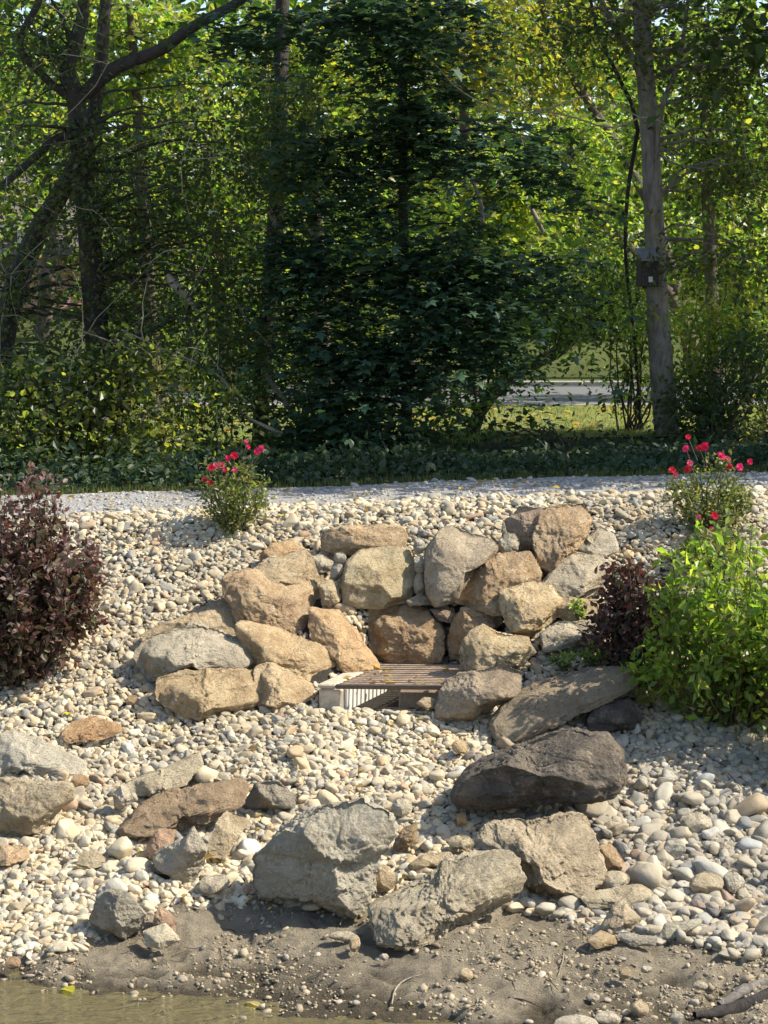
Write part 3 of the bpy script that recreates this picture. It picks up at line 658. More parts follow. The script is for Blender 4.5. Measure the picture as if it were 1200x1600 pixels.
def scatter(spacing, d0, d1, x0, x1, seed):
    rg = np.random.default_rng(seed)
    gx, gd = np.meshgrid(np.arange(x0, x1, spacing), np.arange(d0, d1, spacing))
    x = (gx + rg.uniform(-.5, .5, gx.shape) * spacing).ravel(); d = (gd + rg.uniform(-.5, .5, gx.shape) * spacing).ravel()
    return x, d, rg
def rotm(yaw, tx, ty, nrm):
    """yaw about the slope normal plus two tilts; returns (n,3,3) matrices (columns are axes)"""
    up = nrm + np.stack([tx, ty, np.zeros_like(tx)], 1); up /= np.linalg.norm(up, axis=1)[:, None]
    e = np.stack([np.cos(yaw), np.sin(yaw), np.zeros_like(yaw)], 1)
    e = e - (e * up).sum(1)[:, None] * up; e /= np.linalg.norm(e, axis=1)[:, None]
    f = np.cross(up, e); return np.stack([e, f, up], -1)
PEB = []
def add_pebbles(spacing, d0, d1, rmean, rsig, seed, keep=None, lift=(-.25, .6), tilt=.35, x0=-4.7, x1=4.7):
    x, d, rg = scatter(spacing, d0, d1, x0, x1, seed)
    n_ = len(x); ok = d > pebble_limit(x, d) + rg.normal(0, .05, n_)
    ok &= np.abs(x) < d * .176 + 1.3
    gxl, gyl = gloc(x, d)
    ok &= ~((gxl > -.03) & (gxl < 1.22) & (gyl > -.03) & (gyl < 1.03))
    ok &= d < path_near(x) + rg.normal(0, .05, n_) + .04
    if keep is not None: ok &= keep(x, d, rg)
    x, d = x[ok], d[ok]; n_ = len(x)
    big = sstep(19.5, 15.5, d) if False else 1 - sstep(15.4, 19.0, d)
    rm = rmean * (.92 + .24 * big * (x > .9) + .15 * big)
    r = np.clip(rm * np.exp(rg.normal(0, rsig, n_)), .014, .135)
    sc = np.stack([r * rg.uniform(1.0, 1.5, n_), r * rg.uniform(.75, 1.05, n_), r * rg.uniform(.42, .8, n_)], 1)
    nrm = slope_n(x, d); M = rotm(rg.uniform(0, 6.283, n_), rg.normal(0, tilt, n_), rg.normal(0, tilt, n_), nrm)
    z = G(x, d) + sc[:, 2] * rg.uniform(*lift, n_)
    ci = rg.choice(len(PAL), n_, p=PW)
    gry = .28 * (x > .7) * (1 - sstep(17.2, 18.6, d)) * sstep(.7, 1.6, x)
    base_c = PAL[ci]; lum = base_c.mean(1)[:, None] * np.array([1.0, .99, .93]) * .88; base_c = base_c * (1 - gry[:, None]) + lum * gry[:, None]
    base_c = base_c * (1 - .2 * (sstep(.6, 1.3, x) * (1 - sstep(17.4, 18.6, d))))[:, None]  # lower right pebbles darkened: partial tree shade put into their colour
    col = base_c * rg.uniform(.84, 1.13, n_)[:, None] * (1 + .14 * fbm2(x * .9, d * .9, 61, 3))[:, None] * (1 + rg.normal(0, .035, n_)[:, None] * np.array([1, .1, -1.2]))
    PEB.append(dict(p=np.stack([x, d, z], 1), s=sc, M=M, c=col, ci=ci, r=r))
add_pebbles(.043, 14.0, 21.3, .0275, .24, 1, lift=(-.5, .2))
add_pebbles(.052, 14.0, 21.3, .030, .30, 2, lift=(.15, 1.0), tilt=.4)
add_pebbles(.15, 14.0, 21.0, .039, .32, 3, keep=lambda x, d, rg: rg.random(len(x)) < .30, lift=(.3, 1.1))
add_pebbles(.14, 14.0, 17.6, .048, .34, 4, keep=lambda x, d, rg: (rg.random(len(x)) < .38) & ((x > .8) | (rg.random(len(x)) < .35)), lift=(.4, 1.1))
PK = {k: np.concatenate([q[k] for q in PEB]) for k in PEB[0]}
# which ones show largest in the picture and are not hidden behind a boulder
pp = PK['p']; cp, sp_ = math.cos(PITCH), math.sin(PITCH)
rel = pp - np.array([0, 0, H]); fwd = rel[:, 1] * cp - rel[:, 2] * sp_; upc = rel[:, 1] * sp_ + rel[:, 2] * cp
sx = 600 + FPX * rel[:, 0] / fwd; sy = 800 - FPX * upc / fwd
def inside(px, qx, qy):
    r_ = np.zeros(len(qx), bool); n_ = len(px)
    for i in range(n_):
        x1, y1 = px[i]; x2, y2 = px[(i + 1) % n_]
        c_ = ((y1 > qy) != (y2 > qy)) & (qx < (x2 - x1) * (qy - y1) / ((y2 - y1) if y2 != y1 else 1e-9) + x1); r_ ^= c_
    return r_
hid = np.zeros(len(pp), bool)
for px, db in BOULDERS: hid |= inside(px, sx, sy) & (pp[:, 1] > db - .1)
hid2 = np.zeros(len(pp), bool)
for px, db in BOULDERS:
    cpx = (px.min(0) + px.max(0)) / 2; qx = cpx + (px - cpx) * .93
    hgt_ = np.ptp(px[:, 1]); hid2 |= inside(qx, sx, sy) & (sy < px[:, 1].max() - .16 * hgt_) & (pp[:, 1] > db - .9)
for k_ in PK: PK[k_] = PK[k_][~hid2]
pp = PK['p']; sx, sy, hid = sx[~hid2], sy[~hid2], hid[~hid2]
vis = (~hid) & (sx > 12) & (sx < 1188) & (sy < 1590) & ~((sx > 960) & (sy < 1110)) & ~((sx < 150) & (sy < 1060))
size_px = np.where(vis, PK['r'] * np.sqrt(PK['s'][:, 2] / PK['r']) / pp[:, 1], 0)
order = np.argsort(-size_px); single = order[:222]; rest = np.setdiff1d(np.arange(len(pp)), single)
# deep inside a boulder nothing would ever be seen: leave those out
SH3, F3 = pebble_shapes(3, 14, 77)
PCOL = bpy.data.collections.new('pebble_shapes')
m, n, l, b = newmat('river_pebbles')
a = n.new('ShaderNodeAttribute'); a.attribute_name = 'Col'; a.attribute_type = 'INSTANCER'
info = n.new('ShaderNodeObjectInfo'); add = n.new('ShaderNodeVectorMath'); add.operation = 'ADD'
sc_ = n.new('ShaderNodeVectorMath'); sc_.operation = 'SCALE'; sc_.inputs[0].default_value = (31, 17, 23)
l.new(info.outputs['Random'], sc_.inputs['Scale']); l.new(coords(n), add.inputs[0]); l.new(sc_.outputs[0], add.inputs[1])
f = noise_node(n, l, add.outputs[0], 2.2, 7, .68, .3); g = noise_node(n, l, add.outputs[0], .8, 3, .6)
c = mixc(n, l, math_n(n, l, 'MULTIPLY', ramp(n, l, f, .35, .65), .45), a.outputs['Color'], (.70, .68, .64), 'OVERLAY')
c = mixc(n, l, math_n(n, l, 'MULTIPLY', ramp(n, l, g, .45, .7), .5), c, (.62, .55, .46), 'MULTIPLY')
l.new(c, b.inputs['Base Color']); b.inputs['Roughness'].default_value = .78; b.inputs['Specular IOR Level'].default_value = .25
l.new(bump(n, l, f, .008, .8), b.inputs['Normal'])
SHI, FI = pebble_shapes(3, 30, 31)
for i in range(len(SHI)):
    oo = mesh('pebble_%02d' % i, SHI[i], FI, m); C.objects.unlink(oo); PCOL.objects.link(oo)
def instance_pebbles(idx, name):
    me = bpy.data.meshes.new(name); k = len(idx)
    me.vertices.add(k); me.vertices.foreach_set('co', PK['p'][idx].astype(np.float32).ravel())
    Mm = PK['M'][idx]; eu = np.stack([np.arctan2(Mm[:, 2, 1], Mm[:, 2, 2]), -np.arcsin(np.clip(Mm[:, 2, 0], -1, 1)), np.arctan2(Mm[:, 1, 0], Mm[:, 0, 0])], 1)
    for nm, arr, ty, key in (('rot', eu, 'FLOAT_VECTOR', 'vector'), ('scl', PK['s'][idx], 'FLOAT_VECTOR', 'vector'), ('Col', np.concatenate([PK['c'][idx], np.ones((k, 1))], 1), 'FLOAT_COLOR', 'color')):
        at_ = me.attributes.new(nm, ty, 'POINT'); at_.data.foreach_set(key, arr.astype(np.float32).ravel())
    at_ = me.attributes.new('vid', 'INT', 'POINT'); at_.data.foreach_set('value', np.random.default_rng(3).integers(0, len(SHI), k).astype(np.int32))
    o = bpy.data.objects.new(name, me); C.objects.link(o)
    ng = bpy.data.node_groups.new(name, 'GeometryNodeTree')
    ng.interface.new_socket('Geometry', in_out='INPUT', socket_type='NodeSocketGeometry'); ng.interface.new_socket('Geometry', in_out='OUTPUT', socket_type='NodeSocketGeometry')
    N, L = ng.nodes, ng.links
    gi, go = N.new('NodeGroupInput'), N.new('NodeGroupOutput'); ip = N.new('GeometryNodeInstanceOnPoints')
    ci_ = N.new('GeometryNodeCollectionInfo'); ci_.inputs['Collection'].default_value = PCOL
    ci_.inputs['Separate Children'].default_value = True; ci_.inputs['Reset Children'].default_value = True
    def na(nm, ty):
        q_ = N.new('GeometryNodeInputNamedAttribute'); q_.data_type = ty; q_.inputs['Name'].default_value = nm; return q_.outputs['Attribute']
    L.new(gi.outputs[0], ip.inputs['Points']); L.new(ci_.outputs[0], ip.inputs['Instance']); ip.inputs['Pick Instance'].default_value = True
    L.new(na('vid', 'INT'), ip.inputs['Instance Index']); L.new(na('rot', 'FLOAT_VECTOR'), ip.inputs['Rotation']); L.new(na('scl', 'FLOAT_VECTOR'), ip.inputs['Scale'])
    L.new(ip.outputs[0], go.inputs[0])
    md = o.modifiers.new('pebbles', 'NODES'); md.node_group = ng; return o
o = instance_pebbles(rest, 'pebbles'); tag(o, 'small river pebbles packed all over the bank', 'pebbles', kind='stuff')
COBM = []
for i in range(len(SH3)):
    oo = mesh('cobble', SH3[i], F3, M_COB); COBM.append(oo.data); bpy.data.objects.remove(oo)
MARKS = [(506,1345,'the large grey boulder'),(698,1400,'the muddy buff boulder'),(845,1335,'the rough buff boulder'),(845,1200,'the black boulder'),(885,1095,'the long dark slab'),(288,1265,'the rusty brown slab'),
    (255,1210,'the pale cream slab'),(145,1140,'the flat orange stone'),(40,1190,'the pale weathered boulder at the edge'),(20,1270,'the boulder with a dark underside'),(280,1345,'the angular grey block'),(357,1308,'the tilted tan slab'),
    (183,1430,'the dark rounded boulder'),(965,1402,'the flat buff slab'),(970,1435,'the triangular grey stone'),(1000,1466,'the thin slate'),(1062,1455,'the tilted grey slab'),(1088,1287,'the largest cream cobble'),(1104,1381,'the wide tan cobble'),
    (421,1245,'the small dark pointed rock'),(326,1085,'the long low tan boulder'),(747,1090,'the front foot of the right rock arm'),(600,1090,'the drain'),(305,1020,'the mossy streaked boulder'),(430,950,'the biggest brown boulder'),(570,842,'the flat capstone'),
    (880,845,'the twin rocks'),(362,770,'the left rose bush'),(1106,790,'the right rose bush'),(1130,1110,'the foot of the green shrub'),(60,1065,'the foot of the purple shrub'),(60,1540,'the water edge at the left'),(1150,1570,'the driftwood'),(252,1468,'the flat white stone'),(1150,1200,'the shaded edge under the green shrub')]
lab = []
for i in single:
    k = min(MARKS, key=lambda m_: (sx[i] - m_[0]) ** 2 + 1.7 * (sy[i] - m_[1]) ** 2); dx, dy = sx[i] - k[0], sy[i] - k[1]
    rel = ('right of' if dx > 0 else 'left of') if abs(dx) > 1.2 * abs(dy) else ('below' if dy > 0 else 'just above')
    el = PK['s'][i][0] / PK['s'][i][1]; fl = PK['s'][i][2] / PK['s'][i][1]
    shp = 'long' if el > 1.5 else ('flat' if fl < .58 else 'rounded')
    lab.append(f"{shp} {CNAME[PK['ci'][i]]} cobble {rel} {k[2]}")
same = {}
for j, q_ in enumerate(lab): same.setdefault(q_, []).append(j)
grp = [None] * len(lab)
for q_, js in same.items():
    if len(js) == 1: continue
    js = sorted(js, key=lambda j: -size_px[single[j]])
    lab[js[0]] = 'largest ' + q_
    if len(js) > 2: lab[js[-1]] = 'smallest ' + q_
    if len(js) == 2: lab[js[1]] = 'smaller ' + q_
    if len(js) > 4:
        for j in js[1:-1]: grp[j] = q_.replace(' cobble ', ' cobbles ')
    if len(js) in (3, 4):
        mid = sorted(js[1:-1], key=lambda j: sx[single[j]])
        lab[mid[0]] = 'mid sized ' + q_ if len(mid) == 1 else 'mid sized ' + q_ + ', left one'
        if len(mid) == 2: lab[mid[1]] = 'mid sized ' + q_ + ', right one'
for j, i in enumerate(single):
    o = bpy.data.objects.new('cobble', COBM[int(rng.integers(0, len(COBM)))]); C.objects.link(o)
    Mx = Matrix([[*PK['M'][i][r_]] for r_ in range(3)]).to_4x4()
    o.matrix_world = Matrix.Translation(Vector(PK['p'][i])) @ Mx @ Matrix.Diagonal((*[float(q) for q in PK['s'][i]], 1))
    o.color = (*[float(q) for q in PK['c'][i]], 1)
    tag(o, lab[j], 'cobble', grp[j] or 'larger cobbles lying loose on the bank')
# sparse grit on the mud and chips on the path
def grit(name, label, cat, n_, xr, dfun, rr, pal, seed, mat, sub=1, zlift=.2, cl=0.0):
    rg = np.random.default_rng(seed); x = rg.uniform(*xr, n_); d = dfun(x, rg); r = rr[0] * np.exp(rg.normal(0, rr[1], n_))
    if cl: ok_ = fbm2(x * 2.2, d * 2.2, seed, 3) > rg.normal(-.1, cl, n_); x, d, r = x[ok_], d[ok_], r[ok_]; n_ = len(x)
    s = np.stack([r * rg.uniform(1, 1.6, n_), r, r * rg.uniform(.4, .9, n_)], 1)
    M = rotm(rg.uniform(0, 6.28, n_), rg.normal(0, .4, n_), rg.normal(0, .4, n_), slope_n(x, d))
    SH, F = pebble_shapes(sub, 12, seed); v = SH[rg.integers(0, 12, n_)] * s[:, None, :]
    p = np.stack([x, d, G(x, d) + r * zlift], 1)
    v = np.einsum('nij,nkj->nki', M, v) + p[:, None, :]; nv = SH.shape[1]
    f = (F[None] + (np.arange(n_) * nv)[:, None, None]).reshape(-1, 3)
    col = np.array(pal)[rg.integers(0, len(pal), n_)] * rg.uniform(.75, 1.2, n_)[:, None]
    o = mesh(name, v.reshape(-1, 3), f, mat, col=np.repeat(col, nv, axis=0)); return tag(o, label, cat, kind='stuff')
grit('mud_crumbs', 'crumbs and clods of dried mud along the shore', 'mud crumbs', 12000, (-3.6, 3.6), lambda x, rg: 13.2 + (pebble_limit(x, np.full_like(x, 15.0)) - 13.0) * rg.random(len(x)), (.0085, .5), [(.34,.28,.185),(.30,.245,.16),(.37,.305,.205),(.26,.21,.14)], 41, M_PEB, 1, .1, .25)
grit('grit', 'pale grit and little stones strewn on the mud', 'grit', 150, (-3.6, 3.6), lambda x, rg: 13.2 + (pebble_limit(x, np.full_like(x, 15.0)) - 13.0) * rg.random(len(x)) ** .7, (.016, .4), [(.36,.30,.22),(.42,.36,.28),(.30,.26,.20)], 42, M_PEB, 2, .4)
grit('gravel', 'fine pale gravel chips on the path', 'gravel', 8000, (-6, 6), lambda x, rg: path_near(x) + (path_far(x) - path_near(x)) * rg.random(len(x)), (.014, .35), [(.37,.345,.30),(.31,.29,.26),(.42,.385,.33),(.24,.23,.21)], 43, M_PEB, 1, .6)

# ------------------------------------------------------------------ the grated drain in the rock setting
drain = thing('storm_drain', 'low concrete drain box with a rusty bar grate on top and an open front', 'drain', GR_O, GR_R)
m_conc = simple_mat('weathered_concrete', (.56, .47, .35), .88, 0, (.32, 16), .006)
m_concd = simple_mat('brown_concrete', (.30, .22, .15), .88, 0, (.32, 12), .006)  # darker brown tone for the right wall, back wall and floor
m_inner = simple_mat('inner_concrete', (.66, .62, .54), .85, 0, (.15, 16), .004)
m_rust = simple_mat('rusty_steel', (.46, .33, .22), .65, .1, (.4, 30), .003)
m_rustd = simple_mat('dark_rusty_frame', (.13, .095, .07), .7, .1, (.3, 30), .003)
def dbox(name, lo, hi, bev, mat):
    q = MB(); q.box(lo, hi, bev); q.v = [np.stack([v_[:, 0] + SHEAR * v_[:, 1], v_[:, 1], v_[:, 2] + .004 * vnoise(v_ * 9 + 3, 2)], 1) for v_ in q.v]
    return q.build(name, mat, drain, False)
dbox('side_wall', (0, .0, -.14), (.20, .97, .150), .022, m_conc)
dbox('inner_wall', (.2025, .04, -.14), (.235, .96, .148), .008, m_inner)
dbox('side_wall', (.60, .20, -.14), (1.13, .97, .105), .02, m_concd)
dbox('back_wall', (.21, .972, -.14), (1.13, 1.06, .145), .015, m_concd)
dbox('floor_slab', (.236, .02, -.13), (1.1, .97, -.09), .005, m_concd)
dbox('top_slab', (.0, -.012, .153), (.15, 1.06, .192), .012, m_conc)
dbox('frame', (.153, -.02, .152), (1.15, .014, .192), .006, m_rustd)
dbox('frame', (.153, 1.0, .152), (1.15, 1.04, .192), .006, m_rustd)
barm = None
for i in range(11):
    y = .075 + i * .088
    if barm is None:
        q = MB(); q.box((.153, -.013, .160), (1.15, .013, .188), .005); o = q.build('bar', m_rust, drain, False); barm = o.data
    else:
        o = bpy.data.objects.new('bar', barm); C.objects.link(o); o.parent = drain
    o.location = (SHEAR * y, y, random.uniform(-.003, .003)); o.rotation_euler = (0, 0, R(random.uniform(-.25, .25)))
for x in (.62, .98):
    dbox('cross_bar', (x, .016, .148), (x + .02, .998, .159), .003, m_rustd)

# ------------------------------------------------------------------ leaves, stems, trees
SHAPES = {}
SHAPES['oval'] = (np.array([(0,0,0),(.5,-.26,.07),(1,0,-.06),(.5,.26,.07)]), np.array([(0,1,2),(0,2,3)]))
SHAPES['lance'] = (np.array([(0,0,0),(.3,-.15,.05),(.65,-.13,.04),(1,0,-.10),(.65,.13,.04),(.3,.15,.05)]), np.array([(0,1,2),(0,2,3),(0,3,4),(0,4,5)]))
SHAPES['broad'] = (np.array([(0,0,0),(.25,-.33,.05),(.62,-.28,.06),(1,0,-.10),(.62,.28,.06),(.25,.33,.05)]), np.array([(0,1,2),(0,2,3),(0,3,4),(0,4,5)]))
SHAPES['maple'] = (np.array([(0,0,0),(-.08,-.36,.02),(.22,-.22,.03),(.45,-.55,-.06),(.55,-.20,.04),(1.0,0,-.1),(.55,.20,.04),(.45,.55,-.06),(.22,.22,.03),(-.08,.36,.02)]),
                   np.array([(0,1,2),(0,2,4),(2,3,4),(0,4,6),(4,5,6),(0,6,8),(6,7,8),(0,8,9)]))
SHAPES['trefoil'] = (np.array([(0,0,0),(.35,-.18,.03),(.72,-.30,-.03),(.62,-.10,.03),(1,0,-.06),(.62,.10,.03),(.72,.30,-.03),(.35,.18,.03)]),
                   np.array([(0,1,3),(1,2,3),(0,3,5),(3,4,5),(0,5,7),(5,6,7)]))
def leaves(name, pos, size, pal, mat, parent=None, shape='oval', up=.6, seed=0, outward=None, var=.25, pw=None, loc=None):
    rg = np.random.default_rng(seed); n_ = len(pos)
    S, F = SHAPES[shape]
    nrm = rg.normal(size=(n_, 3)) * (1 - up) + np.array([0, 0, up]); nrm /= np.linalg.norm(nrm, axis=1)[:, None]
    e = rg.normal(size=(n_, 3)) * .8
    if outward is not None: e = e + outward
    e = e - (e * nrm).sum(1)[:, None] * nrm; e /= np.linalg.norm(e, axis=1)[:, None] + 1e-9
    f = np.cross(nrm, e)
    s = size * np.clip(rg.normal(1, .24, n_), .45, 1.7)
    v = S[None] * s[:, None, None]
    v = v[..., 0:1] * e[:, None] + v[..., 1:2] * f[:, None] + v[..., 2:3] * nrm[:, None] + pos[:, None]
    nv = len(S); ff = (F[None] + (np.arange(n_) * nv)[:, None, None]).reshape(-1, 3)
    pal = np.array(pal); c = pal[rg.choice(len(pal), n_, p=pw)] * rg.uniform(1 - var, 1 + var, n_)[:, None]
    v = v.reshape(-1, 3)
    return mesh(name, v, ff, mat, parent, False, col=np.repeat(c, nv, axis=0))
def E(px, py, rx, ry, d, rd=None, w=None):
    p = at(px, py, d); k = d / FPX
    return (np.array(p), np.array([rx * k, rd if rd else max(.4, (rx + ry) * .5 * k), ry * k]), w if w else rx * ry)
def W(x, y, z, rx, ry, rz, w): return (np.array([x, y, z], float), np.array([rx, ry, rz], float), w)
def clumps(ells, K, per, sig, sigz, seed, shell=.25):
    rg = np.random.default_rng(seed)
    w = np.array([e[2] for e in ells], float); w /= w.sum()
    which = rg.choice(len(ells), K, p=w)
    d = rg.normal(size=(K, 3)); d /= np.linalg.norm(d, axis=1)[:, None]
    r = rg.random(K) ** (1 / 2.4)
    cen = np.array([ells[i][0] for i in which]) + d * r[:, None] * np.array([ells[i][1] for i in which])
    n_ = np.maximum(3, (per * rg.uniform(.5, 1.5, K)).astype(int))
    ci = np.repeat(np.arange(K), n_)
    sg = rg.uniform(.7, 1.35, K)[ci]
    off = rg.normal(size=(len(ci), 3)) * np.stack([sig * sg, sig * sg, sigz * sg], 1)
    off[:, 2] -= .35 * (off[:, 0] ** 2 + off[:, 1] ** 2) / sig
    return cen, cen[ci] + off, off
def curve(a, b_, n, sag, rg):
    a, b_ = np.array(a, float), np.array(b_, float); t = np.linspace(0, 1, n)[:, None]
    L = np.linalg.norm(b_ - a); mid = rg.normal(size=3) * L * .10 + np.array([0, 0, sag * L])
    return a + (b_ - a) * t + mid * (4 * t * (1 - t)) + rg.normal(size=(n, 3)) * L * .012 * (t > 0)
def trunk_pts(pp_, n=18): return spline([tuple(at(*q)) if len(q) == 3 else q[:3] for q in pp_], n)
def tree(name, label, cat, trunk, rad, bark, ells, K, per, lsize, pal, mat=None, shape='oval', sig=.3, sigz=.14, up=.6, seed=0, group=None,
         nbr=24, limbs=(), twigs=0, pw=None, brad=.022, sides=10):
    rg = np.random.default_rng(seed + 500)
    tp = trunk_pts(trunk) if trunk is not None else None
    base = tp[0] if tp is not None else np.array(ells[0][0]) - np.array([0, 0, ells[0][1][2]])
    root = thing(name, label, cat, tuple(base), 0, group)
    if tp is not None:
        q = MB(); q.tube(tp, rad, sides, .12, seed)
        q.build('trunk', BARK[bark], root, xf=base)
    for lp, lr in limbs:
        q = MB(); q.tube(trunk_pts(lp), lr, 8, .15, seed + 3); q.build('limb', BARK[bark], root, xf=base)
    cen, pos, off = clumps(ells, K, per, sig, sigz, seed)
    if nbr:
        q = MB(); src = tp if tp is not None else np.array([base])
        for i in rg.choice(len(cen), min(nbr, len(cen)), replace=False):
            c_ = cen[i]; cand = src[src[:, 2] < c_[2] + .2] if np.any(src[:, 2] < c_[2] + .2) else src
            a_ = cand[np.argmin(np.linalg.norm((cand - c_) * np.array([1, 1, .8]), axis=1))]
            q.tube(curve(a_, c_, 9, .06, rg), [brad * rg.uniform(.7, 1.5), .006], 5)
        tag(q.build('branches', BARK[bark], root, xf=base), kind='stuff')
    if twigs:
        q = MB()
        for i in rg.choice(len(cen), twigs):
            a_ = cen[i]; b2 = a_ + rg.normal(size=3) * np.array([.7, .3, .6])
            q.tube(curve(a_, b2, 7, .1, rg), [.008, .003], 4)
        tag(q.build('twigs', BARK['pale'], root, xf=base), kind='stuff')
    leaves('crown', pos - base, lsize, pal, mat or M_LEAF, root, shape, up, seed, var=.3, pw=pw, outward=off * (1.2 / sig))
    return root
DARK = [(.045,.07,.028),(.055,.085,.03),(.035,.06,.026),(.07,.085,.03)]  # darker leaf palette, the shade of the wood put into the colour
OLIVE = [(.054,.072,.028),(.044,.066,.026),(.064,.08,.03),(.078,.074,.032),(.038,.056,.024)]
TEAL = [(.055,.105,.062),(.045,.09,.054),(.064,.12,.066),(.07,.12,.05)]  # maple palette with sky-lit shade put into the leaf colour
LIT = [(.12,.19,.045),(.15,.21,.05),(.10,.17,.045),(.21,.23,.055),(.25,.235,.065)]  # brighter, yellower leaf palette, sunlight put into the colour
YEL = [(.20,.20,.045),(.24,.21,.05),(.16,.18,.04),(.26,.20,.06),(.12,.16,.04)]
zb = PZ

# the dark maple in the middle
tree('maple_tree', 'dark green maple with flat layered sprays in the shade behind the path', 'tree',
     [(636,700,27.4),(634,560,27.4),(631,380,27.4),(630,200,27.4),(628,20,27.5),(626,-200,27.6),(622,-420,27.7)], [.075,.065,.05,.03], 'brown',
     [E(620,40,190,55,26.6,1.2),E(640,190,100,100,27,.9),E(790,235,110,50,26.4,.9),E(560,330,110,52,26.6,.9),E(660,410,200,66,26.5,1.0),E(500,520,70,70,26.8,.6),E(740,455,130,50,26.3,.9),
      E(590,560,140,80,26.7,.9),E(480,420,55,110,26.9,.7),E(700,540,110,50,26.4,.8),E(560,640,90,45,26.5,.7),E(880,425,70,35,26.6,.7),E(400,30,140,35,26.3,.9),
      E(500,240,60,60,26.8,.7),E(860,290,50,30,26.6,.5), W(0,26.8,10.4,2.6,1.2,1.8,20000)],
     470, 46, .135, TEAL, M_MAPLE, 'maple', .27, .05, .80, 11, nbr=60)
# forked tree on the left
tree('forked_tree', 'dark forked tree with a thick limb reaching right at the upper left', 'tree',
     [(165,730,27.8),(155,560,27.8),(140,360,27.7),(125,220,27.6),(118,150,27.6),(104,112,27.6),(116,70,27.6),(130,20,27.7),(135,-120,27.8),(140,-350,28)], [.17,.15,.125,.10,.08,.05], 'dark',
     [E(70,60,130,80,27.2,1.0),E(220,260,140,90,27.4,1.0),E(330,190,110,60,27.4,.9),E(60,250,110,110,27.3,.9),E(150,350,110,50,27,1.0),E(300,370,130,70,27.2,.9),E(230,140,60,40,27.6,.6),
      E(340,470,110,60,27.1,.7),E(240,330,130,60,27.3,.8),E(390,400,70,60,27.2,.6), W(-4.2,27.0,10.5,2.6,1.2,2.0,12000)],
     235, 62, .08, OLIVE, None, 'oval', .27, .17, .45, 12, nbr=70, twigs=110,
     limbs=[([(128,152,27.6),(165,118,27.5),(205,96,27.5),(250,78,27.4),(300,42,27.3),(370,5,27.2),(460,-60,27.1)], [.10,.085,.075,.05]),
            ([(135,210,27.6),(90,215,27.4),(50,250,27.3),(0,292,27.2),(-60,320,27.2)], [.06,.05,.04]),
            ([(116,160,27.6),(70,120,27.5),(30,70,27.4),(62,0,27.3),(70,-60,27.3)], [.05,.05,.04])])
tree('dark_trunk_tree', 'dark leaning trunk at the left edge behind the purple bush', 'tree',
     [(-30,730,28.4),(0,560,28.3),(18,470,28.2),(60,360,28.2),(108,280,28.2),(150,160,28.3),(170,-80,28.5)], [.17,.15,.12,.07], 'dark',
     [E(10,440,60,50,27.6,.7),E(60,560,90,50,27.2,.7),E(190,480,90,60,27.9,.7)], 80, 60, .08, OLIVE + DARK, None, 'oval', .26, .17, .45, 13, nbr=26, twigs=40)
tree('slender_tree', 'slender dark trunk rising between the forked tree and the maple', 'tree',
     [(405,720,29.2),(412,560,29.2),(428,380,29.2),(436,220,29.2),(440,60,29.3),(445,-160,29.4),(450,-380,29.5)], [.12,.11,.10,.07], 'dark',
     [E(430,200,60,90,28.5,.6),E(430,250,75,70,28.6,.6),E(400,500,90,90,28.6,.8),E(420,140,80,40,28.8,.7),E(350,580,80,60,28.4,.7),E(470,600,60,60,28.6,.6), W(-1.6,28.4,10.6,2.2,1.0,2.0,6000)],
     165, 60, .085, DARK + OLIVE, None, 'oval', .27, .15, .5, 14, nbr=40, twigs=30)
# the pale trunk on the right
pt = tree('pale_trunk_tree', 'tall pale trunk with a dark box on it on the right', 'tree',
     [(1044,694,28.6),(1036,600,28.6),(1028,480,28.6),(1023,350,28.6),(1014,200,28.6),(1007,100,28.6),(1000,-30,28.6),(990,-220,28.7),(985,-500,28.8)], [.165,.155,.135,.125,.115,.10,.07], 'grey',
     [E(1010,30,170,50,28,.8),E(1130,110,90,70,28.2,.8),E(1150,250,70,70,28.3,.8),E(900,30,90,30,28,.6),E(1120,400,100,35,28,.7), W(3.6,27.8,10.4,2.6,1.1,2.1,15000)],
     210, 40, .085, OLIVE + [(.14,.13,.04)], None, 'oval', .25, .14, .5, 15, nbr=50, twigs=34, sides=14,
     limbs=[([(1004,128,28.5),(985,85,28.4),(958,40,28.3),(935,-10,28.3),(900,-80,28.3)], [.045,.04,.03]),
            ([(1022,300,28.6),(1032,180,28.4),(1062,90,28.3),(1075,0,28.2),(1090,-80,28.2)], [.035,.03,.02])])
ptb = np.array(pt.location)
def dead(pp_, r0, r1): 
    q = MB(); q.tube(spline([tuple(at(*w)) for w in pp_], 22), [r0, r1], 5); q.build('dead_branch', BARK['pale'], pt, xf=ptb)
dead([(1085,216,27.6),(1010,183,27.3),(955,200,27.0),(870,176,26.8),(790,175,26.6),(720,142,26.4),(680,100,26.3),(645,68,26.2),(622,20,26.2)], .014, .006)
dead([(1008,188,27.3),(930,150,27.0),(880,162,26.8),(835,172,26.7),(800,150,26.6),(765,140,26.5)], .011, .004)
dead([(905,260,27.0),(880,240,26.8),(845,246,26.7),(790,236,26.6),(740,212,26.5),(732,208,26.5)], .009, .004)
dead([(950,160,27.0),(925,190,26.9),(895,240,26.8),(865,270,26.8)], .008, .003)
dead([(880,175,26.8),(850,150,26.7),(820,140,26.7),(800,110,26.6)], .006, .003)
dead([(790,175,26.6),(770,160,26.5),(752,128,26.5)], .005, .003)
dead([(1160,190,27.6),(1165,240,27.6),(1180,290,27.6),(1196,330,27.6)], .007, .004)
dead([(1120,0,27.8),(1160,60,27.7),(1185,110,27.6),(1200,190,27.6)], .010, .004)
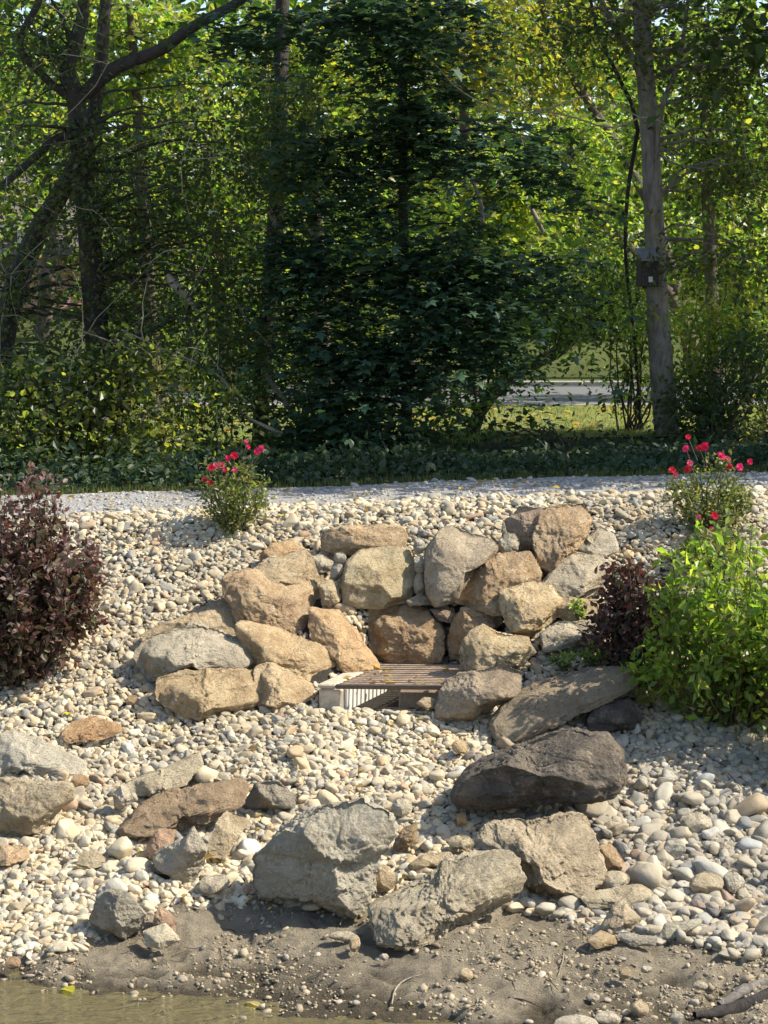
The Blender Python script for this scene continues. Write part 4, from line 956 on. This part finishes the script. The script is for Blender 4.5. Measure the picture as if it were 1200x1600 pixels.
tree('leaning_tree', 'dark trunk leaning right across the gap beside the road', 'tree',
     [(722,712,30),(738,676,30),(752,640,30),(785,598,30.2),(835,568,30.4),(880,545,30.5),(920,500,30.6),(965,450,30.7),(1010,380,30.8)], [.12,.10,.09,.08,.065,.04], 'dark',
     [E(780,545,80,50,29.4,.5),E(870,490,90,40,29.8,.5),E(950,420,80,45,30.2,.5),E(700,620,60,50,29.4,.5)], 105, 44, .09, DARK + LIT[:2], None, 'oval', .24, .14, .5, 16, nbr=26)
tree('wavy_sapling', 'thin wavy dark sapling stem left of the pale trunk', 'sapling',
     [(1004,700,29.4),(994,560,29.3),(980,430,29),(977,380,28.9),(979,320,28.9),(986,262,28.9),(996,190,28.9),(962,110,28.8),(930,40,28.8),(915,-60,28.8)], [.018,.026,.03,.02], 'dark',
     [E(930,330,60,50,28.6,.5),E(930,90,60,50,28.6,.5),E(985,480,36,50,28.5,.4)], 40, 30, .085, LIT, None, 'oval', .22, .12, .5, 17, nbr=12)
# undergrowth: bushes each of their own
def bush(label, ells, K, per, ls, pal, seed, shape='oval', nm='bush', cat='bush', sig=.2, mat=None, d=None, twigs=0, up=.5):
    lo = min(e[0][2] - e[1][2] for e in ells); c_ = ells[0][0]
    base = (c_[0], c_[1], float(G(c_[0], c_[1])))
    rg = np.random.default_rng(seed)
    root = thing(nm, label, cat, base)
    cen, pos, off = clumps(ells, K, per, sig, sig * .6, seed)
    q = MB()
    for i in rg.choice(len(cen), min(18, len(cen)), replace=False):
        q.tube(curve(np.array(base) + rg.normal(size=3) * np.array([.12, .12, 0]), cen[i], 7, .05, rg), [.016, .005], 5)
    tag(q.build('stems', BARK['brown'], root, xf=base), kind='stuff')
    if twigs:
        q = MB()
        for i in rg.choice(len(cen), twigs): q.tube(curve(cen[i], cen[i] + rg.normal(size=3) * np.array([.5, .25, .45]), 7, .1, rg), [.007, .003], 4)
        tag(q.build('twigs', BARK['pale'], root, xf=base), kind='stuff')
    leaves('foliage', pos - np.array(base), ls, pal, mat or M_LEAF, root, shape, up, seed, outward=off * (1 / sig)); return root
bush('leafy olive bush at the left edge under the forked tree', [E(40,610,80,70,25.3,.45),E(50,690,90,45,25.0,.4)], 78, 36, .085, OLIVE + DARK[:2] + LIT[3:] + [(.10,.12,.035)], 31, 'broad', twigs=10)
bush('broad leaved bush with yellowish leaf tips left of the left rose', [E(180,600,100,80,25.5,.45),E(190,680,100,50,25.1,.4)], 88, 36, .082, OLIVE + LIT[3:] + [(.11,.13,.035)], 32, 'broad', twigs=16)
bush('dark bush with a few yellow leaves directly behind the left rose', [E(330,620,80,60,25.9,.5),E(300,690,80,35,25.4,.4)], 52, 34, .085, DARK[:2] + LIT[2:5], 33, 'oval', twigs=16)
bush('dark leafy bush filling the foot of the maple', [E(490,660,90,50,26.8,.5),E(600,690,120,36,26.6,.5)], 70, 32, .09, DARK + TEAL, 34, 'broad')
bush('small dark sprig bush standing before the sunny lawn', [E(860,662,40,18,27.4,.3),E(790,675,36,18,27.4,.3)], 11, 14, .09, DARK, 35, 'broad')
bush('olive bush left of the pale trunk beside the road gap', [E(992,585,20,50,29.6,.3),E(992,510,36,40,29.6,.4)], 34, 28, .09, OLIVE + LIT[:2], 36, 'oval')
bush('dark bush right of the pale trunk', [E(1120,620,75,70,27.6,.7),E(1175,560,50,80,27.8,.6)], 95, 34, .09, DARK, 37, 'oval')
bush('sunlit yellow green bush right of the box on the trunk', [E(1130,500,85,55,28.7,.45),E(1080,560,40,50,28.7,.35)], 60, 30, .09, LIT + YEL[:2], 38, 'oval')
bush('yellowish little bush at the right edge beside the path', [E(1205,655,24,40,26.2,.3)], 18, 24, .07, YEL, 39, 'oval')
# trees in the sun behind the dark ones
def back(i, label, px, py, rx, ry, d, pal, n_, ls=.125, tr='brown', bx=None):
    p = at(px, py, d); gz = float(G(p.x, d)); bx = at(bx or px, py, d).x
    tree('woodland_tree', label, 'tree', [(bx + .3, d, gz - .1, 0), (bx * .7 + p.x * .3 + .15, d, gz + (p.z - gz) * .5, 0), (p.x, d, p.z, 0), (p.x - .1, d + .1, p.z + ry * d / FPX * .8, 0)], [.14, .1, .04], tr,
         [E(px, py, rx, ry, d, .55)], int(n_ * .62), 40, ls, pal, None, 'broad', .24, .15, .5, 200 + i, 'sunlit trees behind the dark front row', nbr=22)
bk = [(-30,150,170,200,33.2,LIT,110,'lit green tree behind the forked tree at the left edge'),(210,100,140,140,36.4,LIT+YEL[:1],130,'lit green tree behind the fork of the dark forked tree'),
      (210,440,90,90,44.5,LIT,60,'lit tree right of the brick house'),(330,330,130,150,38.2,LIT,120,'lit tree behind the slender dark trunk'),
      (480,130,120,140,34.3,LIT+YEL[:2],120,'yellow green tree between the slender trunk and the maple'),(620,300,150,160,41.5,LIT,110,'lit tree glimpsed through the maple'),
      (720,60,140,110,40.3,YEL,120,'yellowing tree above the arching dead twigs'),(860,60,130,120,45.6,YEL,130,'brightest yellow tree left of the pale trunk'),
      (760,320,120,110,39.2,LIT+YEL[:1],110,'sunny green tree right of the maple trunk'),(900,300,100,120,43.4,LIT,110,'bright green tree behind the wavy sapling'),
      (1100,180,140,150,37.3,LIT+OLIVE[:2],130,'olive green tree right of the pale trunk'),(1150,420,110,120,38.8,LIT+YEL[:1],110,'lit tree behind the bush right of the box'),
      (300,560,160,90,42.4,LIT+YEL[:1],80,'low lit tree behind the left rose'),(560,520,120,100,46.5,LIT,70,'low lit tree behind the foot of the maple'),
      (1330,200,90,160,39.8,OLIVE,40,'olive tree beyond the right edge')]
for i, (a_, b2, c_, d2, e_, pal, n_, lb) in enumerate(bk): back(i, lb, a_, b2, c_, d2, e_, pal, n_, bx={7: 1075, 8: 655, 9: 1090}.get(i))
bk2 = [(60,150,260,190,49,'leafy tree far left beyond the road'),(330,200,240,260,52.5,'leafy tree beyond the road behind the slender trunk'),(600,180,240,260,55,'leafy tree beyond the road behind the maple'),
       (860,200,220,260,50.5,'leafy tree beyond the road above the sunny lawn'),(1120,250,230,280,57,'leafy tree beyond the road at the right'),(930,490,150,60,50,'low dark leaved tree standing in for the shaded slope across the road')]  # the last, dark one is added in place of a slope in shade
for i, (a_, b2, c_, d2, e_, lb) in enumerate(bk2):
    p = at(a_, b2, e_); gz = float(G(p.x, e_))
    tree('roadside_tree', lb, 'tree', [(p.x - (1.9 if i == 3 else 0), e_, gz - .1, 0), (p.x + .2 - (1.5 if i == 3 else 0), e_, gz + 2.5, 0), (p.x, e_, p.z, 0)], [.2, .15, .08], 'brown', [E(a_, b2, c_, d2, e_, .8)], 95, 44, .2,
         (LIT if i < 5 else DARK), None, 'broad', .5, .28, .5, 300 + i, 'trees beyond the road', nbr=14)
# tall trees right of the picture whose crowns shade the front row
for i, (x, y, h_, rx) in enumerate([(8.2,27.8,11.5,3.2),(12.8,28.4,14.5,4.0),(6.0,27.4,14.6,3.0)]):
    tree('tall_tree', ['tall broad tree right of the pale trunk beyond the picture edge','taller spreading tree further right of the pale trunk','tall tree behind the pale trunk with a high crown'][i], 'tree',
         [(x, y, zb - .1, 0), (x + .2, y, zb + 3, 0), (x, y, h_ * .7, 0), (x, y, h_, 0)], [.24, .2, .1, .04], 'dark',
         [W(x, y, h_, rx, 1.5, 2.8, 1), W(x, y, h_ * .62, rx * .8, 1.2, 2.0, .6)], 170, 40, .2, DARK + OLIVE, None, 'broad', .5, .2, .6, 400 + i, nbr=24)
for i, (x, y, zc, lab) in enumerate([(7.6,25.6,8.6,'tree overhanging the path just beyond the right edge'),(11.2,25.4,12.2,'taller tree overhanging the path further to the right')]):
    tree('tall_tree', lab, 'tree', [(x, y, zb - .1, 0), (x + .1, y, zb + 3, 0), (x, y - .5, zc, 0)], [.2, .15, .05], 'dark',
         [W(x, y - 1.9, zc, 3.2, 1.35, 2.6, 1)], 84, 34, .17, DARK + OLIVE, None, 'broad', .42, .2, .6, 420 + i, nbr=20)
# far wood that closes the view
rgw = np.random.default_rng(77); n_ = 24000
x = rgw.uniform(-42, 42, n_); y = rgw.uniform(62, 80, n_); hh = 21 + 3 * np.sin(x * .5) + 2 * np.sin(x * 1.3 + 2)
z = PZ + 1.5 + rgw.random(n_) * hh
o = leaves('woods', np.stack([x, y, z], 1), .75, LIT + DARK, M_LEAF, None, 'broad', .4, 78); tag(o, 'far green wood behind the road', 'woods', kind='stuff')

# ------------------------------------------------------------------ brick house behind the trees
hx0, hx1, hd = at(-330, 500, 52).x, at(200, 500, 52).x, 52.0
house = thing('brick_house', 'red brick house glimpsed through the leaves at the left', 'house', ((hx0 + hx1) / 2, hd, float(G((hx0 + hx1) / 2, hd))), R(32))
hl = np.array(house.location); hw = (hx1 - hx0) / 2; htop = zat(398, hd) - hl[2]
m, n, l, b = newmat('red_brick'); co = coords(n)
br = n.new('ShaderNodeTexBrick'); br.inputs['Color1'].default_value = (.52,.24,.19,1); br.inputs['Color2'].default_value = (.44,.19,.15,1); br.inputs['Mortar'].default_value = (.6,.54,.48,1)
br.inputs['Scale'].default_value = 4; mp = n.new('ShaderNodeMapping'); mp.inputs['Rotation'].default_value = (math.pi/2, 0, 0); l.new(co, mp.inputs[0]); l.new(mp.outputs[0], br.inputs['Vector']); l.new(br.outputs[0], b.inputs['Base Color'])
q = MB(); q.box((-hw, 0, -1), (hw, 7, htop), .01); q.build('wall', m, house, False)
mr = simple_mat('roof_shingles', (.16, .13, .12), .9, 0, (.3, 8), .02)
rv = np.array([(-hw-.4,-.5,htop+.01),(hw+.4,-.5,htop+.01),(hw+.4,7.5,htop+.01),(-hw-.4,7.5,htop+.01),(-hw-.4,3.5,htop+2.4),(hw+.4,3.5,htop+2.4)])
mesh('roof', rv, [np.array([(0,1,5,4),(2,3,4,5),(3,2,1,0)]), np.array([(0,4,3),(1,2,5)])], mr, house, False)
mw = simple_mat('white_window_frame', (.75,.74,.70), .5); mg = simple_mat('window_glass', (.03,.035,.04), .08)
for x in (-1.2, 1.0):
    q = MB()
    for lo, hi in (((x-.6,-.06,.9),(x-.52,.02,2.2)),((x+.52,-.06,.9),(x+.6,.02,2.2)),((x-.519,-.06,.9),(x+.519,.02,.98)),((x-.519,-.06,2.12),(x+.519,.02,2.2)),((x-.03,-.05,.981),(x+.03,.01,2.119))): q.box(lo, hi)
    f_ = q.build('window', mw, house, False); q = MB(); q.box((x-.52,-.02,.98),(x+.52,-.005,2.12)); q.build('pane', mg, f_, False)

# ------------------------------------------------------------------ box on the pale trunk
bxp = at(1012, 420, 28.33); k = 28.33 / FPX
box = thing('nest_box', 'dark brown wooden box with a sloping grey lid fixed to the pale trunk', 'box', bxp, R(14))
m_bx = simple_mat('dark_brown_wood', (.045,.03,.032), .6, 0, (.3, 14), .004); m_ld = simple_mat('grey_box_lid', (.24,.235,.25), .5, 0, (.2, 14), .003); m_wh = simple_mat('white_label', (.75,.75,.73), .5, 0, (.05, 30), .001)
q = MB(); q.box((-.125,-.10,-.23),(.125,.10,.14), .008)
o = q.build('body', m_bx, box, False)
v = np.array([(-.135,-.15,.10),(.135,-.15,.10),(.135,.11,.242),(-.135,.11,.242),(-.135,-.15,.125),(.135,-.15,.125),(.135,.11,.268),(-.135,.11,.268)])
mesh('lid', v, np.array([(0,3,2,1),(4,5,6,7),(0,1,5,4),(2,3,7,6),(1,2,6,5),(3,0,4,7)]), m_ld, box, False)
q = MB(); q.box((-.025,-.106,-.17),(.03,-.1005,-.10)); q.build('label_plate', m_wh, box, False)
q = MB(); q.box((-.03,.1005,-.26),(.03,.13,.22), .004); q.build('back_board', m_bx, box, False)

# ------------------------------------------------------------------ fallen and dead branches in the wood
def stick(name, label, cat, pts, r, bark='pale', sides=6, fork=None, ground_z=None):
    P = spline([tuple(at(*w)) for w in pts], 20) if len(pts[0]) == 3 else spline(pts, 20)
    base = P[0].copy(); q = MB(); q.tube(P, r, sides, .15, 3)
    if fork:
        for f_ in fork: q.tube(spline([tuple(at(*w)) for w in f_], 10), [r[0] * .5, .003], 5)
    o = q.build(name, BARK[bark], None, xf=base, loc=tuple(base)); return tag(o, label, cat)
stick('dead_branch', 'pale dead branch arching down into the dark behind the left rose', 'branch', [(190,515,27.2),(260,548,26.8),(325,575,26.5),(358,605,26.3),(378,645,26.2),(405,662,26.2),(440,678,26.3)], [.012,.016,.02,.03])
stick('dead_branch', 'pale forked dead branch hanging before the slender dark trunk', 'branch', [(420,330,28.4),(432,355,28.3),(445,375,28.3),(462,400,28.3),(468,440,28.3),(470,520,28.3)], [.02,.026,.022,.014], fork=[[(432,355,28.3),(445,345,28.3),(452,310,28.2)],[(445,375,28.3),(420,320,28.2),(395,280,28.1)]])
stick('dead_branch', 'thick broken pale limb end in the leaves of the left wood', 'branch', [(262,432,27),(275,448,26.9),(290,462,26.9),(312,490,26.9)], [.05,.06,.045,.02])
stick('dead_branch', 'thin pale stem with a reddish foot right of the maple trunk', 'branch', [(730,262,29),(745,300,29),(753,325,29),(754,350,29)], [.02,.025,.03,.03])
stick('dead_branch', 'short pale snag between the maple and the wavy sapling', 'branch', [(828,322,30),(840,345,30),(850,366,30)], [.03,.035,.03])
stick('dead_branch', 'pale mossy stem leaning left of the maple trunk', 'branch', [(410,575,27.6),(425,600,27.6),(450,635,27.5),(468,668,27.5)], [.03,.035,.04])

# ------------------------------------------------------------------ low growth along the path edge
rg = np.random.default_rng(91)
n_ = 14000; x = rg.uniform(-6.5, 6.5, n_); y = path_far(x) + .04 + rg.gamma(1.6, .8, n_) * 1.0
y = np.where(y > 28.3, path_far(x) + rg.random(n_) * 4, y)
hh = (.09 + .22 * sstep(0, 1.0, y - path_far(x)) * (1 - .88 * sstep(.2, 1.4, x) * (1 - sstep(4.2, 4.8, x)))) * (.6 + .5 * np.abs(fbm2(x * 1.1, y * 1.1, 55, 3)) * 2)
z = G(x, y) + rg.random(n_) ** .7 * hh
o = leaves('ground_cover', np.stack([x, y, z], 1), .085, [(.036,.066,.034),(.030,.056,.030),(.046,.078,.038),(.06,.085,.036)], M_MAPLE, None, 'broad', .55, 92); tag(o, 'low dark green ground cover along the far side of the path', 'ground cover', kind='stuff')
def blades(name, label, x, y, h, pal, seed, lean=.35, w=.006):
    rg = np.random.default_rng(seed); k = len(x); z = G(x, y)
    a = rg.uniform(0, 6.28, k); hh = h * np.clip(rg.normal(1, .35, k), .3, 2); ln = lean * hh * rg.random(k); b_ = rg.uniform(0, 6.28, k)
    base = np.stack([x, y, z], 1); tip = base + np.stack([np.cos(b_) * ln, np.sin(b_) * ln, hh], 1); s_ = np.stack([np.cos(a), np.sin(a), 0 * a], 1) * w
    v = np.stack([base - s_, base + s_, tip], 1).reshape(-1, 3); f = np.arange(3 * k).reshape(-1, 3)
    c = np.array(pal)[rg.integers(0, len(pal), k)] * rg.uniform(.75, 1.25, k)[:, None]
    o = mesh(name, v, f, M_LEAF, None, False, col=np.repeat(c, 3, axis=0)); return tag(o, label, 'grass', kind='stuff')
x = rg.uniform(-6.5, 6.5, 9000); blades('grass', 'short grass along the far edge of the path', x, path_far(x) + rg.gamma(1.3, .13, 9000) - .05, .07, [(.06,.09,.035),(.08,.105,.04),(.15,.135,.07)], 93)
x = rg.uniform(-9, 9, 22000); y = 28.3 + 8.5 * rg.random(22000) ** 1.2
blades('lawn_grass', 'mown grass blades on the lawn beyond the wood', x, y, .06, [(.13,.16,.045),(.17,.18,.055),(.22,.20,.075)], 94, .6, .012)
x = rg.uniform(-9, 9, 500); y = rg.uniform(28.4, 36.7, 500)
o = leaves('fallen_leaves', np.stack([x, y, G(x, y) + .05], 1), .11, [(.38,.24,.07),(.42,.30,.10),(.30,.17,.07)], M_LEAF, None, 'broad', .8, 95); tag(o, 'fallen yellow leaves scattered on the lawn', 'fallen leaves', kind='stuff')
x = rg.uniform(-6, 6, 260); y = rg.uniform(21.2, 24.3, 260)
o = leaves('fallen_leaves', np.stack([x, y, G(x, y) + .04], 1), .07, [(.34,.24,.10),(.28,.18,.09),(.20,.15,.07)], M_LEAF, None, 'broad', .8, 96); tag(o, 'dry leaves lying on the gravel path', 'fallen leaves', kind='stuff')

# ------------------------------------------------------------------ shrubs built stem by stem
def stem_shrub(name, label, cat, base, rx, ry, hgt, nst, per, lsize, pal, mat, shape, seed, bark='stem', low=.2, jit=.05, up=.5, skew=0.0, top_pal=None, group=None, pw=None, wide=1.0, hv=(.75, 1.08)):
    rg = np.random.default_rng(seed); root = thing(name, label, cat, tuple(base), 0, group)
    q = MB(); P = []; O = []; TP = []; tips = []
    for i in range(nst):
        a = rg.uniform(0, 6.283); rr = math.sqrt(rg.random())
        dome = math.sqrt(max(0.05, 1 - .75 * rr * rr))
        tip = np.array([math.cos(a) * rr * rx + skew, math.sin(a) * rr * ry, hgt * dome * rg.uniform(*hv)])
        st = np.array([math.cos(a) * rr * rx * .15 * wide, math.sin(a) * rr * ry * .15 * wide, -.03])
        mid = st * .5 + tip * .5 + np.array([math.cos(a) * rx * .18 * rr, math.sin(a) * ry * .18 * rr, hgt * .08])
        c_ = spline([st, mid, tip], 12); c_[1:] += rg.normal(0, .012, (11, 3)); q.tube(c_, [.009, .003], 5)
        tips.append(c_[-1])
        for t in low + (1 - low) * rg.random(per) ** .75:
            j = t * 10.99; k = int(j); p_ = c_[k] + (c_[k + 1] - c_[k]) * (j - k)
            o_ = rg.normal(size=3); P.append(p_ + o_ * jit * (1.25 - .7 * t)); O.append(o_ * .6 + (c_[-1] - c_[0]) / hgt * .5); TP.append(t)
    tag(q.build('stems', BARK[bark], root), kind='stuff')
    P = np.array(P); O = np.array(O); TP = np.array(TP)
    P[:, 2] = np.maximum(P[:, 2], .01)
    if top_pal is not None:
        tm = TP > .9; leaves('foliage', P[~tm], lsize, pal, mat, root, shape, up, seed, outward=O[~tm], pw=pw)
        leaves('new_growth', P[tm], lsize * .8, top_pal, mat, root, shape, up, seed + 1, outward=O[tm])
    else: leaves('foliage', P, lsize, pal, mat, root, shape, up, seed, outward=O, pw=pw)
    return root, tips
def flower_mesh(i):
    rg = np.random.default_rng(600 + i); v = []; f = []
    for ring, (k, r, tilt, h_) in enumerate(((6, 1.0, .35, 0), (5, .72, .9, .06), (4, .42, 1.3, .1))):
        for j in range(k):
            a = 2 * math.pi * (j + .5 * ring + rg.uniform(-.15, .15)) / k; ca, sa = math.cos(a), math.sin(a)
            def P(u, w, z): return (ca * u - sa * w, sa * u + ca * w, z)
            e = r * rg.uniform(.85, 1.1); t = math.tan(min(tilt, 1.2)); n0 = len(v)
            v += [P(0, 0, h_), P(.4 * e, -.34 * e, h_ + .3 * e * t), P(.85 * e, -.36 * e, h_ + .5 * e * t), P(e, 0, h_ + .52 * e * t), P(.85 * e, .36 * e, h_ + .5 * e * t), P(.4 * e, .34 * e, h_ + .3 * e * t), P(.6 * e, 0, h_ + .25 * e * t)]
            f += [(n0, n0+1, n0+6), (n0+1, n0+2, n0+6), (n0+2, n0+3, n0+6), (n0+3, n0+4, n0+6), (n0+4, n0+5, n0+6), (n0+5, n0, n0+6)]
    v = np.array(v); c = np.array([(.66,.03,.10),(.72,.07,.20),(.64,.03,.07),(.74,.16,.24),(.68,.04,.14),(.60,.03,.06)][i % 6]); c = np.tile(c, (len(v), 1)) * (1 + .12 * rg.normal(size=(len(v), 1)))
    o = mesh('flower', v, np.array(f), M_PETAL, None, True, col=c); d_ = o.data; bpy.data.objects.remove(o); return d_
FLM = [flower_mesh(i) for i in range(6)]
ROSEL = [(.11,.13,.05),(.14,.15,.06),(.09,.11,.045),(.17,.15,.07),(.08,.105,.05)]
def rose(label, px, py, top, rxpx, flowers, seed, dshift=0.0):
    d = hit(px, py) + dshift; b_ = at(px, py, d); b_.z = float(G(b_.x, d)) - .02
    hgt = (py - top) * d / FPX * 1.02; rx = rxpx * 1.2 * d / FPX
    root, tips = stem_shrub('rose_bush', label, 'rose bush', b_, rx, rx * .8, hgt, 30, 64, .05, ROSEL, M_LEAF, 'oval', seed, 'stem', .08, .055, .5, hv=(.6, 1.1))
    q = MB()
    for i, (fx, fy, s_) in enumerate(flowers):
        fd = d - .04 - .18 * random.random() if fy > top + 40 else d - .12 * random.random()
        p = at(fx, fy, fd) - b_
        o = bpy.data.objects.new('flower', FLM[(i * 5 + seed) % 6]); C.objects.link(o); o.parent = root; o.location = p
        r_ = s_ * random.uniform(.55, .78) * d / FPX; o.scale = (r_, r_, r_ * .9)
        v_ = Vector((random.uniform(-.6, .6), -1.0, random.uniform(.2, .9))); o.rotation_euler = v_.to_track_quat('Z', 'Y').to_euler()
        anchor = np.array([p.x * .55, p.y * .55, max(.05, p.z - .22)]); q.tube(spline([anchor, (anchor + np.array(p)) / 2 + rng.normal(0, .012, 3), np.array(p)], 6), [.004, .003], 4)
    tag(q.build('flower_stalks', BARK['stem'], root), kind='stuff'); return root
rose('rose bush with bright pink red flowers on the left of the pebble slope', 362, 832, 715, 54, [(408,702,11),(402,706,8),(366,712,11),(356,716,9),(338,728,9),(330,731,9),(347,727,7),(352,735,8),(320,750,8),(388,698,6),(367,735,8),(329,754,6),(385,690,5)], 61)
rose('rose bush with red flowers behind the bright green shrub on the right', 1106, 838, 712, 60, [(1075,683,8),(1072,701,9),(1102,698,10),(1093,700,8),(1128,713,9),(1137,718,9),(1140,729,9),(1156,730,10),(1172,722,8),(1050,735,9),(1055,742,8),(1078,724,8),(1074,733,9),(1124,709,6)], 62)
rose('small rose bush with a few red flowers just above the green shrub', 1112, 888, 812, 44, [(1092,808,8),(1116,806,9),(1112,826,6),(1128,848,9),(1160,842,6)], 63, -.1)
def shrub(name, label, px, py, top, rxpx, nst, per, ls, pal, mat, shape, seed, **kw):
    d = hit(px, py); b_ = at(px, py, d); b_.z = float(G(b_.x, d)) - .02
    return stem_shrub(name, label, 'shrub', b_, rxpx * d / FPX, rxpx * d / FPX * .8, (py - top) * d / FPX, nst, per, ls, pal, mat, shape, seed, **kw)
PUR = [(.105,.062,.055),(.082,.05,.045),(.13,.085,.065),(.115,.10,.06),(.09,.085,.05)]
shrub('purple_shrub', 'large purple brown leaved shrub cut off by the left edge', 30, 1070, 735, 140, 104, 88, .066, [(.125,.066,.055),(.095,.052,.045),(.15,.09,.065),(.125,.115,.06),(.10,.10,.05),(.14,.13,.075)], M_PURPLE, 'broad', 64, bark='brown', hv=(.5, 1.15), jit=.06, up=.45, low=.05, top_pal=[(.27,.19,.165),(.23,.165,.145),(.19,.125,.11)])
shrub('purple_shrub', 'dark purple shrub half hidden behind the bright green shrub', 992, 1068, 866, 72, 52, 56, .062, PUR[:3] + [(.06,.065,.035)], M_PURPLE, 'broad', 65, bark='brown', jit=.075, up=.45, low=.08)
GRN = [(.13,.20,.04),(.16,.235,.045),(.20,.255,.055),(.09,.14,.035),(.24,.26,.065),(.17,.16,.06)]
shrub('green_shrub', 'bright yellow green leafy shrub cut off by the right edge', 1150, 1122, 822, 170, 96, 66, .092, GRN, M_LEAF, 'oval', 66, jit=.065, up=.35, low=.08, wide=1.6, hv=(.45, 1.2))
shrub('green_shrub', 'lower bright green shrub standing at the right edge in front of the larger one', 1205, 1125, 950, 66, 24, 56, .09, GRN, M_LEAF, 'oval', 67, jit=.06, up=.35, low=.05)
shrub('green_shrub', 'green shrub just beyond the right edge that shades the cobbles', 1305, 1205, 985, 92, 54, 64, .10, GRN, M_LEAF, 'lance', 68, jit=.07, up=.35, low=.05, hv=(.6, 1.1))
for i, (px, py, lb) in enumerate([(928,1040,'small green weed growing on the pebbles beside the dark slab'),(882,1042,'tiny green weed left of the other weed above the dark slab'),(905,962,'little weed on the low brown boulder')]):
    d = hit(px, py) - .25; b_ = at(px, py, d)
    stem_shrub('weed', lb, 'weed', b_, max(.05, .14 - .03 * i), .10 if i < 3 else .05, .15 if i < 3 else .08, 9, 12, .045, GRN[:3], M_LEAF, 'oval', 70 + i, jit=.025, low=.1)

# ------------------------------------------------------------------ sticks and drift on the mud
def mud_stick(name, label, cat, pts, r, bark='pale', up=.012, sides=6):
    W_ = [];
    for (px, py) in pts:
        p = hitp(px, py); p.z += up; W_.append(tuple(p))
    q = MB(); P = spline(W_, 14); b_ = P[0].copy(); q.tube(P, r, sides, .2, 7); o = q.build(name, BARK[bark], None, xf=b_, loc=tuple(b_)); return tag(o, label, cat)
mud_stick('stick', 'short pale stick lying on the mud right of the muddy buff boulder', 'stick', [(733,1471),(755,1466),(782,1461)], [.008,.007,.004])
mud_stick('stick', 'thin stick pointing down the mud below the flat oval stone', 'stick', [(881,1488),(879,1505),(872,1526)], [.005,.004,.003])
mud_stick('stick', 'thin brown stick on the mud right of the round tan pebble', 'stick', [(853,1534),(862,1545),(872,1557)], [.005,.004,.003], 'brown')
mud_stick('stick', 'dark stick lying across the bottom of the mud', 'stick', [(794,1564),(820,1571),(846,1571)], [.006,.006,.004], 'brown')
mud_stick('stick', 'bent twig on the mud left of the pale flat pebble', 'stick', [(1031,1531),(1034,1543),(1041,1554)], [.006,.005,.003])
mud_stick('stick', 'pale curved rootlet lying on the mud near the bottom', 'rootlet', [(612,1578),(618,1555),(634,1535),(664,1531)], [.006,.006,.004], up=.02)
mud_stick('stick', 'thin straw leaning at the foot of the large grey boulder', 'straw', [(531,1442),(538,1430),(549,1415)], [.004,.004,.003], up=.03)
mud_stick('stick', 'pale bent twig in the shade under the green shrub', 'twig', [(982,1120),(1000,1106),(1020,1108),(1037,1118)], [.006,.005,.003], up=.05)
mud_stick('stick', 'thin reddish twig standing on the cobbles near the right edge', 'twig', [(1138,1225),(1150,1238),(1164,1254)], [.005,.004,.003], 'brown', up=.07)
mud_stick('driftwood', 'dark charred driftwood at the bottom right corner', 'driftwood', [(1085,1592),(1120,1582),(1160,1574),(1215,1560)], [.02,.045,.05,.04], 'dark', up=.03, sides=9)
mud_stick('driftwood', 'grey split log end above the charred driftwood', 'driftwood', [(1125,1562),(1165,1552),(1215,1540)], [.03,.04,.035], 'grey', up=.02, sides=9)
for (px, py), c_, lb in [((641,1576),(.62,.52,.36),'pale dry leaf beside the curved rootlet on the mud'),((100,1546),(.45,.42,.04),'yellow leaf floating at the edge of the water'),((385,1568),(.45,.36,.22),'dry leaf at the water edge below the mud')]:
    p = hitp(px, py); p.z = max(p.z, 0) + .012
    o = leaves('leaf', np.array([[0, 0, 0.]]), .12, [c_], M_LEAF, None, 'broad', .85, int(px)); o.location = p; tag(o, lb, 'leaf')

# fine woody debris on the mud and a little litter among the pebbles
rg = np.random.default_rng(131); q = MB()
for i in range(240):
    x = rg.uniform(-3.2, 3.2); d = rg.uniform(13.3, float(pebble_limit(np.array([x]), np.array([15.0]))[0]) + .1); a = rg.uniform(0, 6.28); L_ = rg.uniform(.03, .14)
    t = np.linspace(0, 1, 4); X_ = x + np.cos(a) * L_ * t; D_ = d + np.sin(a) * L_ * t; Z_ = G(X_, D_) + .008 + rg.uniform(0, .012, 4)
    q.tube(np.stack([X_, D_, Z_], 1), [rg.uniform(.0018, .004), .0015], 4)
o = q.build('debris', BARK['brown']); tag(o, 'bits of twig and straw strewn over the mud', 'debris', kind='stuff')
x = rg.uniform(-3.6, 3.6, 170); y = rg.uniform(15, 20.8, 170)
o = leaves('leaf_litter', np.stack([x, y, G(x, y) + .055], 1), .06, [(.30,.20,.09),(.22,.15,.08),(.36,.27,.12),(.16,.11,.06)], M_LEAF, None, 'broad', .7, 132); tag(o, 'small dry leaves caught among the pebbles', 'leaf litter', kind='stuff')

# leaves and silt caught on the grate
rg = np.random.default_rng(141); k_ = 30; lx_ = rg.uniform(.1, 1.1, k_); ly_ = rg.uniform(.05, 1.0, k_)
c_, s_ = math.cos(GR_R), math.sin(GR_R); ux = lx_ + SHEAR * ly_; x = GR_O.x + ux * c_ - ly_ * s_; y = GR_O.y + ux * s_ + ly_ * c_
o = leaves('leaf_litter', np.stack([x, y, np.full(k_, GR_O.z + .197)], 1), .07, [(.30,.20,.09),(.22,.15,.08),(.36,.27,.12),(.16,.11,.06)], M_LEAF, None, 'broad', .85, 142); tag(o, 'small dry leaves caught on the bars of the drain', 'leaf litter', kind='stuff')
